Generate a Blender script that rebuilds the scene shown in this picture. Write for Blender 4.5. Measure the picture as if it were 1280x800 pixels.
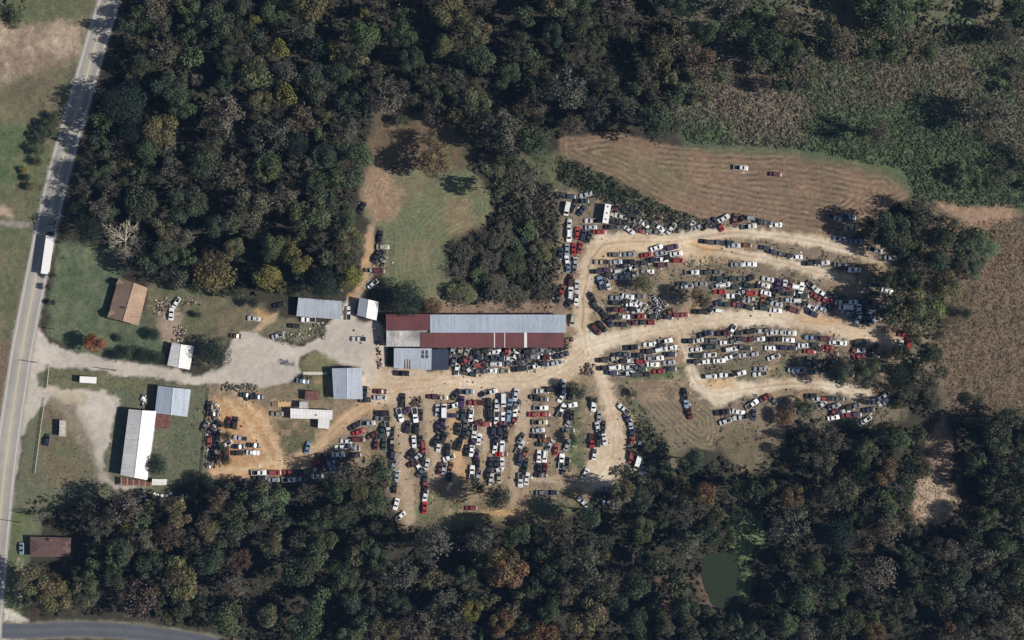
import bpy, bmesh, math, random
import numpy as np
from mathutils import Vector, Matrix

for o in list(bpy.data.objects): bpy.data.objects.remove(o)
S = bpy.context.scene
COL = S.collection
M = 0.3                       # metres to one survey unit (map pixel)
CAMH = 900.0
HAZE = 0.000024

def P(px, py, h=0.0):
    """map position (survey units) seen at height h -> world x, y"""
    k = M*(CAMH-h)/CAMH
    return ((px-640)*k, (400-py)*k)

# ---------------------------------------------------------------- camera
cam = bpy.data.cameras.new('camera'); camo = bpy.data.objects.new('camera', cam); COL.objects.link(camo)
camo.location = (0, 0, CAMH); camo.rotation_euler = (0, 0, 0)
cam.sensor_width = 36; cam.lens = 36*CAMH/384.0
cam.clip_start = 1; cam.clip_end = 6000
S.camera = camo

# ---------------------------------------------------------------- light
SUN_EL, SUN_AZ = math.radians(41), math.radians(98)    # azimuth clockwise from north (+y)
sd = Vector((math.sin(SUN_AZ)*math.cos(SUN_EL), math.cos(SUN_AZ)*math.cos(SUN_EL), math.sin(SUN_EL)))
sun = bpy.data.lights.new('sun', 'SUN'); sun.energy = 4.9; sun.angle = math.radians(0.5); sun.color = (1.0, 0.955, 0.885)
suno = bpy.data.objects.new('sun', sun); COL.objects.link(suno)
suno.rotation_euler = sd.to_track_quat('Z', 'Y').to_euler(); suno.location = sd*400
W = bpy.data.worlds.new('World'); S.world = W; W.use_nodes = True
nt = W.node_tree; nt.nodes.clear()
sky = nt.nodes.new('ShaderNodeTexSky'); sky.sky_type = 'NISHITA'; sky.sun_disc = False
sky.sun_elevation = SUN_EL; sky.sun_rotation = SUN_AZ
bg = nt.nodes.new('ShaderNodeBackground'); bg.inputs[1].default_value = 0.065
wo = nt.nodes.new('ShaderNodeOutputWorld')
nt.links.new(sky.outputs[0], bg.inputs[0]); nt.links.new(bg.outputs[0], wo.inputs[0])
S.view_settings.view_transform = 'Standard'; S.view_settings.look = 'None'
S.view_settings.exposure = 0.2; S.view_settings.gamma = 1.0
S.render.engine = 'CYCLES'
S.cycles.max_bounces = 4; S.cycles.diffuse_bounces = 2

# ---------------------------------------------------------------- helpers
def lin(c):
    return tuple(((v/255.0)/12.92 if v/255.0 <= 0.04045 else ((v/255.0+0.055)/1.055)**2.4) for v in c)

def tag(o, label=None, cat=None, group=None, kind=None):
    if label: o['label'] = label
    if cat: o['category'] = cat
    if group: o['group'] = group
    if kind: o['kind'] = kind
    return o

def empty(name, loc, rz=0.0, label=None, cat=None, group=None):
    o = bpy.data.objects.new(name, None); COL.objects.link(o)
    o.location = loc; o.rotation_euler = (0, 0, rz); o.empty_display_size = 0.5
    return tag(o, label, cat, group)

def np_mesh(name, V, F, mats=None, col=None, smooth=False):
    """V (n,3) ; F (m,k) constant k"""
    V = np.asarray(V, np.float32); F = np.asarray(F, np.int32)
    me = bpy.data.meshes.new(name)
    me.vertices.add(len(V)); me.vertices.foreach_set('co', V.ravel())
    k = F.shape[1]
    me.loops.add(F.size); me.loops.foreach_set('vertex_index', F.ravel())
    me.polygons.add(len(F))
    me.polygons.foreach_set('loop_start', np.arange(0, F.size, k, dtype=np.int32))
    me.polygons.foreach_set('loop_total', np.full(len(F), k, np.int32))
    if smooth: me.polygons.foreach_set('use_smooth', np.ones(len(F), bool))
    me.update(calc_edges=True)
    if col is not None:
        a = me.color_attributes.new('Col', 'FLOAT_COLOR', 'POINT')
        c = np.ones((len(V), 4), np.float32); c[:, :np.shape(col)[1]] = col
        a.data.foreach_set('color', c.ravel())
    for m in (mats or []): me.materials.append(m)
    return me

def link(name, me, parent=None):
    o = bpy.data.objects.new(name, me); COL.objects.link(o)
    if parent is not None: o.parent = parent
    return o

class MB:
    """collects boxes, prisms and quads, links them as one mesh object"""
    def __init__(s): s.v = []; s.f = []
    def poly(s, pts):
        n = len(s.v); s.v += [tuple(p) for p in pts]; s.f.append(tuple(range(n, n+len(pts)))); return s
    def hexa(s, b, t):
        n = len(s.v); s.v += [tuple(p) for p in b]+[tuple(p) for p in t]
        k = len(b)
        s.f.append(tuple(n+i for i in range(k))[::-1]); s.f.append(tuple(n+k+i for i in range(k)))
        for i in range(k):
            j = (i+1) % k; s.f.append((n+i, n+j, n+k+j, n+k+i))
        return s
    def box(s, x0, x1, y0, y1, z0, z1):
        b = [(x0, y0, z0), (x1, y0, z0), (x1, y1, z0), (x0, y1, z0)]
        return s.hexa(b, [(x, y, z1) for x, y, _ in b])
    def obox(s, cx, cy, lx, ly, z0, z1, a=0.0):
        c, sn = math.cos(a), math.sin(a)
        b = [(cx+c*u-sn*v, cy+sn*u+c*v) for u, v in ((-lx/2, -ly/2), (lx/2, -ly/2), (lx/2, ly/2), (-lx/2, ly/2))]
        return s.hexa([(x, y, z0) for x, y in b], [(x, y, z1) for x, y in b])
    def tube(s, p0, p1, r0, r1, n=6):
        p0 = Vector(p0); p1 = Vector(p1); d = (p1-p0)
        if d.length < 1e-6: return s
        q = d.to_track_quat('Z', 'Y'); a = []; b = []
        for i in range(n):
            w = q @ Vector((math.cos(i*2*math.pi/n), math.sin(i*2*math.pi/n), 0))
            a.append(p0+w*r0); b.append(p1+w*r1)
        return s.hexa(a, b)
    def mesh(s, name, mat, smooth=False):
        me = bpy.data.meshes.new(name); me.from_pydata(s.v, [], s.f)
        me.materials.append(mat)
        if smooth: me.polygons.foreach_set('use_smooth', [True]*len(me.polygons))
        me.update(); return me
    def build(s, name, mat, parent=None, smooth=False, local=None):
        if local is not None: s.v = [(x-local[0], y-local[1], z-local[2]) for x, y, z in s.v]
        return link(name, s.mesh(name, mat, smooth), parent)

# ---------------------------------------------------------------- materials
def haze_box():
    m = bpy.data.materials.new('air_haze'); m.use_nodes = True; n = m.node_tree; n.nodes.clear()
    v = n.nodes.new('ShaderNodeVolumePrincipled'); o = n.nodes.new('ShaderNodeOutputMaterial')
    v.inputs['Color'].default_value = (.26, .52, 1.0, 1); v.inputs['Density'].default_value = HAZE; v.inputs['Anisotropy'].default_value = 0.0
    n.links.new(v.outputs[0], o.inputs['Volume'])
    b = MB().box(-1500, 1500, -1500, 1500, -8, CAMH+20).build('haze', m); b['kind'] = 'stuff'; b['label'] = 'thin blue air between camera and ground'
def mat_base(name, rough=0.8, spec=0.3):
    m = bpy.data.materials.new(name); m.use_nodes = True
    b = m.node_tree.nodes['Principled BSDF']
    b.inputs['Roughness'].default_value = rough
    b.inputs['Specular IOR Level'].default_value = spec
    return m, m.node_tree, b

def noise(n, scale, detail=4, coord=None, rough=0.55):
    t = n.nodes.new('ShaderNodeTexNoise'); t.inputs['Scale'].default_value = scale
    t.inputs['Detail'].default_value = detail; t.inputs['Roughness'].default_value = rough
    c = n.nodes.new('ShaderNodeTexCoord'); n.links.new(c.outputs[coord or 'Object'], t.inputs['Vector'])
    return t

def ramp(n, src, lo, hi, a, b):
    r = n.nodes.new('ShaderNodeMapRange'); n.links.new(src, r.inputs[0])
    for i, v in enumerate((lo, hi, a, b)): r.inputs[i+1].default_value = v
    return r.outputs[0]

def vmul(n, c, f):
    """colour * scalar"""
    x = n.nodes.new('ShaderNodeVectorMath'); x.operation = 'SCALE'
    n.links.new(c, x.inputs[0]); n.links.new(f, x.inputs['Scale']); return x.outputs[0]

def mixc(n, f, a, b):
    x = n.nodes.new('ShaderNodeMix'); x.data_type = 'RGBA'
    n.links.new(f, x.inputs[0])
    for s, v in ((6, a), (7, b)):
        if isinstance(v, tuple): x.inputs[s].default_value = (*v, 1)
        else: n.links.new(v, x.inputs[s])
    return x.outputs[2]

def bump(n, b, h, dist, strength=1.0):
    x = n.nodes.new('ShaderNodeBump'); x.inputs['Strength'].default_value = strength; x.inputs['Distance'].default_value = dist
    n.links.new(h, x.inputs['Height']); n.links.new(x.outputs[0], b.inputs['Normal'])

def simple(name, c, rough=0.7, var=0.25, scale=0.8, metal=0.0, c2=None, spec=0.3):
    m, n, b = mat_base(name, rough, spec); b.inputs['Metallic'].default_value = metal
    t = noise(n, scale, 5)
    rgb = n.nodes.new('ShaderNodeRGB'); rgb.outputs[0].default_value = (*lin(c), 1)
    src = rgb.outputs[0]
    if c2: src = mixc(n, ramp(n, t.outputs[0], 0.45, 0.62, 0, 1), lin(c), lin(c2))
    t2 = noise(n, scale*5, 3)
    f = ramp(n, t2.outputs[0], 0.3, 0.7, 1-var, 1+var*0.6)
    n.links.new(vmul(n, src, f), b.inputs['Base Color'])
    return m

def attr_mat(name, rough=0.85, grain=((0.9, 0.3), (3.5, 0.25)), bdist=0.12, objcol=False, spec=0.15, galpha=False):
    m, n, b = mat_base(name, rough, spec)
    a = n.nodes.new('ShaderNodeAttribute'); a.attribute_name = 'Col'
    src = a.outputs['Color']
    if objcol:
        oi = n.nodes.new('ShaderNodeObjectInfo')
        x = n.nodes.new('ShaderNodeVectorMath'); x.operation = 'MULTIPLY'
        n.links.new(src, x.inputs[0]); n.links.new(oi.outputs['Color'], x.inputs[1]); src = x.outputs[0]
    last = None
    for sc, amp in grain:
        t = noise(n, sc, 4, rough=0.65); last = t
        f = ramp(n, t.outputs[0], 0.28, 0.72, 1-amp, 1+amp)
        if galpha:
            g = n.nodes.new('ShaderNodeMix'); g.data_type = 'FLOAT'; n.links.new(a.outputs['Alpha'], g.inputs[0]); g.inputs[2].default_value = 1.0; n.links.new(f, g.inputs[3]); f = g.outputs[0]
        src = vmul(n, src, f)
    n.links.new(src, b.inputs['Base Color'])
    if last is not None and bdist: bump(n, b, last.outputs[0], bdist)
    return m

MAT = {}
MAT['ground'] = attr_mat('ground_soil_and_grass', grain=((0.35, 0.16), (1.1, 0.30), (3.2, 0.30)), bdist=0.18, galpha=True)
MAT['asphalt'] = attr_mat('asphalt_worn', grain=((0.06, 0.10), (0.4, 0.08), (2.5, 0.12)), bdist=0.02)
MAT['leaf'] = attr_mat('foliage', rough=0.75, grain=(), bdist=0, objcol=True, spec=0.2)
_n = MAT['leaf'].node_tree; _b = _n.nodes['Principled BSDF']; _o = [x for x in _n.nodes if x.type == 'OUTPUT_MATERIAL'][0]
_t = _n.nodes.new('ShaderNodeBsdfTranslucent'); _x = _n.nodes.new('ShaderNodeMixShader'); _x.inputs[0].default_value = .3
_n.links.new(_b.inputs['Base Color'].links[0].from_socket, _t.inputs['Color'])
_n.links.new(_b.outputs[0], _x.inputs[1]); _n.links.new(_t.outputs[0], _x.inputs[2]); _n.links.new(_x.outputs[0], _o.inputs['Surface'])
MAT['bark'] = attr_mat('bark_and_twigs', rough=0.9, grain=(), bdist=0, objcol=True)
MAT['scrap'] = attr_mat('scrap_metal_mixed', rough=0.5, grain=((4, 0.2),), bdist=0, spec=0.4)
MAT['paintline'] = simple('road_paint_white', (185, 182, 175), 0.7, 0.3, 1.5)
MAT['yline'] = simple('road_paint_yellow', (190, 178, 140), 0.7, 0.3, 1.5)
MAT['glass'] = simple('car_glass', (12, 13, 15), 0.2, 0.1, 3, spec=0.25)
MAT['rubber'] = simple('tyre_rubber', (28, 28, 28), 0.85, 0.2, 3)
MAT['dark'] = simple('dark_engine_grime', (30, 29, 28), 0.7, 0.5, 4, c2=(60, 52, 44))
MAT['chrome'] = simple('dull_bare_metal', (120, 120, 120), 0.45, 0.4, 3, c2=(90, 70, 55))
MAT['lamp_glass'] = simple('headlight_lens', (170, 172, 170), 0.2, 0.1, 5)
def car_paint():
    m, n, b = mat_base('car_paint_weathered', 0.38, 0.5)
    oi = n.nodes.new('ShaderNodeObjectInfo')
    t = noise(n, 1.3, 5)
    ad = n.nodes.new('ShaderNodeVectorMath'); ad.operation = 'ADD'
    tc = n.nodes.new('ShaderNodeTexCoord'); n.links.new(tc.outputs['Object'], ad.inputs[0])
    sc = n.nodes.new('ShaderNodeVectorMath'); sc.operation = 'SCALE'; sc.inputs[0].default_value = (37, 91, 53)
    n.links.new(oi.outputs['Random'], sc.inputs['Scale']); n.links.new(sc.outputs[0], ad.inputs[1])
    n.links.new(ad.outputs[0], t.inputs['Vector'])
    f = ramp(n, t.outputs[0], 0.52, 0.72, 0, 0.7)
    c = mixc(n, f, oi.outputs['Color'], lin((92, 76, 62)))
    t2 = noise(n, 5, 3); n.links.new(ad.outputs[0], t2.inputs['Vector'])
    n.links.new(vmul(n, c, ramp(n, t2.outputs[0], 0.3, 0.7, 0.82, 1.08)), b.inputs['Base Color'])
    return m
MAT['car'] = car_paint()
def metal_roof(name, c, c2, rough=0.5, var=0.12, axis='X', sheet=.95):
    m, n, b = mat_base(name, rough, 0.35)
    t = noise(n, 0.12, 5); t2 = noise(n, 1.6, 4)
    c_ = mixc(n, ramp(n, t.outputs[0], 0.42, 0.68, 0, 0.8), lin(c), lin(c2))
    tc = n.nodes.new('ShaderNodeTexCoord'); sp = n.nodes.new('ShaderNodeSeparateXYZ'); n.links.new(tc.outputs['Object'], sp.inputs[0])
    dv = n.nodes.new('ShaderNodeMath'); dv.operation = 'DIVIDE'; dv.inputs[1].default_value = sheet; n.links.new(sp.outputs[axis], dv.inputs[0])
    fl = n.nodes.new('ShaderNodeMath'); fl.operation = 'FLOOR'; n.links.new(dv.outputs[0], fl.inputs[0])
    wn = n.nodes.new('ShaderNodeTexWhiteNoise'); wn.noise_dimensions = '1D'; n.links.new(fl.outputs[0], wn.inputs['W'])
    # run-off streaks down the sheets
    mp = n.nodes.new('ShaderNodeMapping'); mp.inputs['Scale'].default_value = (2.2, .25, 1) if axis == 'X' else (.25, 2.2, 1); n.links.new(tc.outputs['Object'], mp.inputs[0])
    ts = n.nodes.new('ShaderNodeTexNoise'); ts.inputs['Scale'].default_value = 1.0; ts.inputs['Detail'].default_value = 5; n.links.new(mp.outputs[0], ts.inputs['Vector'])
    c_ = vmul(n, c_, ramp(n, wn.outputs[0], 0, 1, .93, 1.05)); c_ = vmul(n, c_, ramp(n, ts.outputs[0], 0.52, 0.75, 1.0, .74))
    n.links.new(vmul(n, c_, ramp(n, t2.outputs[0], 0.3, 0.7, 1-var, 1+var*0.6)), b.inputs['Base Color'])
    return m
MAT['roof_grey'] = metal_roof('roof_galvanised', (162, 168, 178), (150, 154, 160))
MAT['roof_white'] = metal_roof('roof_white_metal', (218, 215, 212), (202, 198, 194), axis='Y')
MAT['roof_blue'] = metal_roof('roof_blue_grey_metal', (162, 170, 181), (152, 160, 170))
MAT['roof_red'] = metal_roof('roof_oxide_red_metal', (108, 64, 64), (88, 56, 56))
MAT['roof_slate'] = metal_roof('roof_slate_blue', (52, 60, 76), (46, 52, 66))
MAT['roof_stained'] = metal_roof('roof_stained_white', (188, 184, 180), (120, 114, 112), var=0.3)
MAT['roof_tan'] = metal_roof('roof_tan_shingle', (156, 132, 112), (136, 114, 98), 0.9, 0.2, 'Y', 3.1)
MAT['roof_brown'] = metal_roof('roof_brown_shingle', (92, 72, 68), (104, 82, 76), 0.9, 0.25)
MAT['roof_rust'] = metal_roof('roof_rusty_iron', (122, 80, 74), (70, 56, 54), 0.8, 0.5)
MAT['skylight'] = simple('skylight_plastic', (206, 204, 196), 0.4, 0.1)
MAT['skylight_dark'] = simple('skylight_dirty', (64, 72, 70), 0.4, 0.2)
MAT['wall_white'] = simple('painted_siding', (178, 174, 166), 0.8, 0.15)
MAT['wall_tin'] = simple('corrugated_wall', (130, 130, 130), 0.6, 0.2)
MAT['wall_brick'] = simple('brick_wall', (120, 88, 74), 0.9, 0.3)
MAT['door'] = simple('door_paint', (96, 84, 74), 0.6, 0.2)
MAT['wood'] = simple('weathered_wood', (124, 104, 84), 0.9, 0.35, 1.5)
MAT['wood_new'] = simple('raw_lumber', (196, 160, 118), 0.85, 0.2, 1.5)
MAT['concrete'] = simple('pale_concrete', (186, 180, 168), 0.9, 0.2)
MAT['white'] = simple('white_panel', (222, 220, 216), 0.4, 0.1)
MAT['tarp'] = simple('blue_tarp', (50, 84, 140), 0.6, 0.2)
# ================================================================ GROUND COLOUR MAP
rng = np.random.default_rng(7); random.seed(7)
def vnoise(X, Y, cell, seed):
    r = np.random.default_rng(seed); N = 256
    T = r.random((N, N))
    x = X/cell; y = Y/cell; xi = np.floor(x).astype(int); yi = np.floor(y).astype(int)
    fx = x-xi; fy = y-yi; fx = fx*fx*(3-2*fx); fy = fy*fy*(3-2*fy)
    g = lambda a, b: T[a % N, b % N]
    return (g(xi, yi)*(1-fx)*(1-fy)+g(xi+1, yi)*fx*(1-fy)+g(xi, yi+1)*(1-fx)*fy+g(xi+1, yi+1)*fx*fy)
def fbm(X, Y, cell, seed, oct=4):
    s = 0; a = 0.5; t = 0
    for i in range(oct):
        s = s+a*vnoise(X, Y, cell/2**i, seed+i); t += a; a *= 0.55
    return s/t
def sd_poly(X, Y, pts):
    """signed distance (positive inside), in map units"""
    pts = np.asarray(pts, float); d = np.full(X.shape, 1e9); ins = np.zeros(X.shape, bool)
    x0, y0 = pts.min(0)-60; x1, y1 = pts.max(0)+60
    m = (X > x0) & (X < x1) & (Y > y0) & (Y < y1); x = X[m]; y = Y[m]
    dd = np.full(x.shape, 1e9); ii = np.zeros(x.shape, bool); n = len(pts)
    for i in range(n):
        ax, ay = pts[i]; bx, by = pts[(i+1) % n]; ex, ey = bx-ax, by-ay
        t = np.clip(((x-ax)*ex+(y-ay)*ey)/(ex*ex+ey*ey+1e-9), 0, 1)
        dd = np.minimum(dd, (x-ax-t*ex)**2+(y-ay-t*ey)**2)
        c = ((ay > y) != (by > y)) & (x < (bx-ax)*(y-ay)/(by-ay+1e-12)+ax); ii ^= c
    d[m] = np.sqrt(dd); ins[m] = ii
    return np.where(ins, d, -d)
def sd_line(X, Y, pts, w=None):
    """distance inside a ribbon; pts (x,y,halfwidth)"""
    out = np.full(X.shape, -1e9); ac = np.zeros(X.shape)
    a = np.asarray(pts, float); x0, y0 = a[:, :2].min(0)-60; x1, y1 = a[:, :2].max(0)+60
    m = (X > x0) & (X < x1) & (Y > y0) & (Y < y1); x = X[m]; y = Y[m]; o = np.full(x.shape, -1e9)
    for i in range(len(pts)-1):
        ax, ay, aw = a[i]; bx, by, bw = a[i+1]; ex, ey = bx-ax, by-ay
        t = np.clip(((x-ax)*ex+(y-ay)*ey)/(ex*ex+ey*ey+1e-9), 0, 1)
        o = np.maximum(o, (aw+(bw-aw)*t)-np.hypot(x-ax-t*ex, y-ay-t*ey))
    out[m] = o
    return out

ROAD = [(-16,900),(-12,800),(-9,750),(-5,700),(4.5,600),(12,540),(19.5,490),(27,440),(35,398),(44.5,350),(54.5,300),(65.5,250),(78,200),(92.5,150),(107,100),(121,50),(137,0),(151,-40),(175,-100)]
SIDE_ROAD = [(-20,788),(40,789),(90,786),(150,788),(210,795),(260,804),(320,820),(400,850)]
TRACKS = {
 'main': [(455,478,10),(500,474,14),(560,474,10),(600,479,10),(660,477,11),(695,464,13),(722,446,17),(735,432,16)],
 'north': [(735,445,13),(727,405,9),(732,355,10),(738,325,12),(752,306,14),(790,302,13),(840,304,11),(875,296,8),(930,291,6),(1000,299,6),(1060,312,6),(1108,328,5)],
 'second': [(860,304,14),(890,312,9),(950,322,6),(1010,336,6),(1062,351,4.5)],
 'middle': [(728,434,14),(780,421,9),(840,408,10),(900,398,11),(960,396,10),(1020,404,12),(1070,416,12),(1122,428,9)],
 'fork': [(850,412,8),(858,440,6),(866,468,6.5),(882,488,9),(900,492,16),(922,487,12),(950,483,6),(1000,479,6),(1045,484,7),(1082,492,8)],
 'southeast': [(735,440,10),(748,462,9),(758,490,8),(768,530,11),(766,566,22),(754,588,21),(738,604,12)],
 'southwest': [(560,480,12),(500,487,16),(455,508,8),(425,530,7),(400,556,6),(370,574,7),(330,584,8),(268,594,8)],
 'lane1': [(493,498,8),(505,560,7),(508,610,8),(512,650,7)],
 'lane2': [(534,488,7),(541,540,6),(545,600,5)],
 'lane3': [(566,512,5),(572,560,6),(572,600,5)],
 'lane4': [(650,484,12),(654,530,9),(645,590,7),(640,622,7)],
 'lane5': [(603,500,3),(606,560,4),(608,600,3)],
 'south_loop': [(672,598,4),(700,601,4),(738,606,4)],
 'hill': [(432,400,6),(446,372,5),(458,345,6),(462,310,6),(463,285,5)],
}
GRAVEL = [(40,398),(52,415),(62,430),(100,441),(150,451),(200,461),(240,467),(262,466),(280,455),(290,425),(300,415),(320,418),(345,428),(380,431),(405,425),(408,405),(425,400),(436,372),(447,400),(478,402),(484,425),(480,445),(478,470),(458,482),(452,458),(430,459),(410,452),(395,440),(378,443),(375,455),(378,470),(362,481),(330,481),(280,480),(250,479),(200,475),(150,470),(100,462),(60,456),(48,470),(45,485),(70,486),(100,483),(135,488),(150,500),(146,515),(140,535),(133,565),(129,592),(142,604),(190,611),(150,613),(126,602),(116,565),(104,530),(90,507),(65,498),(48,508),(34,530),(26,560),(18,600),(10,600),(20,540),(30,480),(36,440)]
FIELD_E = [(700,172),(770,166),(840,182),(920,186),(1000,190),(1060,200),(1115,208),(1136,222),(1138,246),(1115,256),(1090,280),(1060,300),(1000,292),(940,284),(880,272),(840,262),(800,240),(770,222),(735,210),(700,192)]
FIELD_N = [(464,196),(500,215),(545,206),(590,195),(599,222),(614,246),(617,262),(606,282),(568,294),(553,308),(560,330),(564,350),(556,388),(500,385),(478,355),(478,290),(455,270),(450,240),(460,215)]
FIELD_S = [(782,474),(845,474),(872,496),(896,514),(900,540),(893,562),(868,562),(846,546),(812,512)]
ORANGE_LOT = [(272,498),(300,496),(325,508),(342,535),(352,560),(368,580),(330,592),(268,597),(262,585),(280,560),(275,530)]
POND = [(880,700),(888,692),(905,690),(921,694),(926,715),(922,745),(910,760),(895,758),(885,745),(878,725)]

def paint(X, Y):
    wx = (fbm(X, Y, 22, 11)-.5)*14; wy = (fbm(X, Y, 22, 31)-.5)*14
    w2 = (fbm(X, Y, 6, 51, 3)-.5)*6
    Xw = X+wx; Yw = Y+wy
    n1 = fbm(X, Y, 40, 71); n2 = fbm(X, Y, 9, 91, 3); n3 = fbm(X, Y, 4, 97, 2)
    C = np.zeros(X.shape+(3,)); C[:] = lin((56, 52, 40))
    def lay(d, c, soft=6, amt=1.0, c2=None, edge=1.0):
        m = np.clip((d+w2*edge)/soft+.5, 0, 1); m = m*m*(3-2*m)*amt
        cc = np.array(lin(c))
        if c2 is not None:
            t = np.clip((n1*.6+n2*.4-.38)/.24, 0, 1)[..., None]
            cc = cc*(1-t)+np.array(lin(c2))*t
        C[:] = C*(1-m[..., None])+cc*m[..., None]
    pl = lambda p: sd_poly(Xw, Yw, p)
    # wide zones
    lay(pl([(-700,-400),(120,-400),(128,20),(90,140),(60,260),(30,400),(-5,600),(-30,1400),(-700,1400)]), (98,92,66), 10, c2=(86,90,60))
    lay(pl([(-60,20),(60,30),(105,30),(100,70),(60,90),(20,110),(-60,115)]), (170,146,124), 16, .9, c2=(126,106,86), edge=3)
    lay(pl([(-60,120),(40,95),(85,85),(70,140),(-60,160)]), (104,96,68), 30, c2=(92,84,62))
    lay(pl([(-60,150),(50,160),(45,220),(-60,265)]), (72,88,54), 16, c2=(92,96,60))
    lay(pl([(-60,275),(40,285),(20,360),(8,440),(-60,440)]), (84,92,58), 14, c2=(98,92,66))
    lay(pl([(-60,440),(14,430),(2,540),(-60,560)]), (104,84,66), 14)
    lay(pl([(-30,255),(15,262),(18,272),(-30,270)]), (150,128,104), 5)
    lay(sd_line(X, Y, [(-40,276,3),(0,279,3),(48,282,4)]), (128,120,108), 3)
    lay(pl([(75,300),(150,310),(150,350),(190,400),(215,425),(205,465),(95,440),(58,418),(62,370)]), (72,86,60), 10, c2=(88,94,66))
    lay(pl([(180,355),(260,360),(330,380),(345,420),(290,425),(270,460),(215,430),(190,420)]), (84,86,58), 12, c2=(104,92,70))
    lay(pl([(195,372),(222,385),(230,425),(205,430),(198,400)]), (138,118,98), 8)
    lay(pl([(45,455),(100,463),(200,476),(262,482),(266,590),(210,615),(130,625),(60,640),(15,760),(12,640),(35,520)]), (96,94,70), 10, c2=(84,90,64))
    lay(pl([(60,500),(90,505),(112,560),(120,600),(60,610),(48,560)]), (104,90,68), 14, c2=(88,90,58))
    lay(pl([(62,458),(110,466),(190,478),(180,488),(60,486)]), (94,92,62), 4)
    lay(pl([(0,640),(40,640),(32,700),(25,790),(2,790)]), (84,92,56), 6)
    # yard
    lay(pl([(262,480),(480,478),(560,470),(720,470),(775,480),(790,600),(735,625),(660,645),(560,650),(500,660),(480,600),(440,590),(260,606)]), (128,108,84), 14, c2=(108,98,72))
    lay(pl([(560,625),(660,630),(735,625),(700,650),(620,655),(560,660),(520,655)]), (94,92,60), 14, c2=(120,100,74))
    lay(pl([(700,480),(725,478),(735,560),(725,600),(705,600),(712,540)]), (84,88,58), 8, c2=(104,96,70))
    lay(pl([(350,525),(400,525),(420,530),(390,562),(352,572),(340,540)]), (86,88,58), 6, c2=(104,92,66))
    lay(pl([(378,445),(420,455),(425,470),(420,505),(375,500),(378,468)]), (112,102,74), 6, c2=(96,94,62))
    lay(pl([(690,230),(780,240),(900,270),(1040,292),(1150,330),(1170,450),(1120,535),(1000,540),(900,545),(780,600),(735,500),(690,420)]), (118,102,82), 14, c2=(96,90,68))
    lay(pl([(770,455),(860,450),(850,480),(790,482)]), (76,88,56), 8)
    lay(pl([(880,455),(1000,450),(990,475),(900,480)]), (100,94,70), 8, c2=(84,90,60))
    lay(pl([(655,235),(700,232),(702,390),(680,390),(660,300)]), (88,76,64), 10, .9)
    lay(pl([(690,235),(770,240),(860,262),(940,280),(930,292),(850,288),(780,270),(720,262)]), (96,92,72), 10, c2=(116,104,84))
    lay(pl([(640,190),(705,190),(740,212),(800,240),(860,262),(800,268),(740,238),(690,232)]), (70,80,52), 8, c2=(88,84,60))
    lay(pl([(775,480),(800,500),(840,560),(850,600),(800,610),(790,540)]), (92,92,64), 10, c2=(108,98,74))
    for p in ([(505,625),(560,612),(560,650),(520,652)], [(560,632),(640,628),(640,652),(570,655)], [(668,612),(740,612),(735,640),(660,650)], [(706,490),(722,490),(730,560),(720,600),(708,600),(713,540)], [(590,505),(606,505),(606,560),(594,560)], [(770,462),(850,455),(848,478),(785,480)]):
        lay(np.minimum(pl(p), (n2-.42)*60), (84,94,58), 6, .75)
    # fields
    fe = sd_poly(Xw*.35+X*.65, Yw*.35+Y*.65, FIELD_E)
    lay(fe, (122,97,74), 6, c2=(106,88,66), edge=.3)
    lay(pl([(740,190),(850,200),(860,240),(820,240)]), (104,100,64), 30, .55)
    fn = sd_poly(X*.6+Xw*.4, Y*.6+Yw*.4, FIELD_N)
    lay(fn, (112,104,74), 6, c2=(92,98,66), edge=.4)
    lay(pl([(462,205),(490,215),(505,235),(495,275),(465,280),(452,250)]), (142,112,84), 14, .8)
    lay(pl([(560,296),(600,290),(585,240),(560,250)]), (126,104,74), 16, .6)
    fs = sd_poly(X, Y, FIELD_S)
    lay(fs, (122,102,80), 8, c2=(104,94,70), edge=.5)
    lay(pl([(895,530),(975,505),(990,530),(960,585),(925,590),(895,560)]), (122,102,80), 10, .8, c2=(104,94,68))
    st = np.zeros(X.shape)
    for d, per, a in ((fe, 6.6, .28), (fn, 5.5, .11), (fs, 5.5, .30)):
        ph = (d+w2*.25)*2*np.pi/per
        st = st+np.where(d > 1, (np.sin(ph+(n1-.5)*5)*.7+np.sign(np.sin(ph))*.3)*(.6+1.0*n2)*np.clip((n2-.32)*4.5, .15, 1.4)*a*np.clip(.55+n1*.9-.2, 0, 1.2), 0)
    C *= (1+st)[..., None]
    # brush east and kudzu north-east
    lay(pl([(830,-200),(1600,-200),(1600,262),(1290,262),(1180,258),(1138,250),(1130,215),(1000,190),(860,182),(840,150),(850,90)]), (98,90,70), 24, c2=(78,88,60))
    lay(pl([(1000,150),(1150,130),(1290,200),(1290,262),(1180,258),(1140,240),(1060,200),(860,180),(870,150)]), (70,88,54), 24, .85)
    lay(pl([(860,60),(960,70),(1000,120),(1000,180),(930,178),(870,130)]), (116,98,84), 30, .7)
    lay(pl([(1150,262),(1600,262),(1600,520),(1180,515),(1165,440),(1190,330)]), (110,90,70), 20, c2=(98,86,62))
    lay(pl([(1165,254),(1200,258),(1270,262),(1268,275),(1230,290),(1195,272)]), (140,112,86), 10)
    lay(pl([(1180,520),(1190,560),(1182,640),(1160,660),(1140,640),(1140,610),(1165,590),(1155,550)]), (144,118,94), 14)
    lay(pl([(1140,605),(1182,598),(1198,625),(1170,660),(1146,655)]), (164,138,112), 10, edge=3)
    lay(pl([(905,640),(950,640),(955,690),(935,700),(940,750),(925,755),(925,700)]), (90,104,64), 10)
    lay(pl([(810,720),(880,720),(890,760),(830,770)]), (98,76,62), 14, .7)
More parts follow.
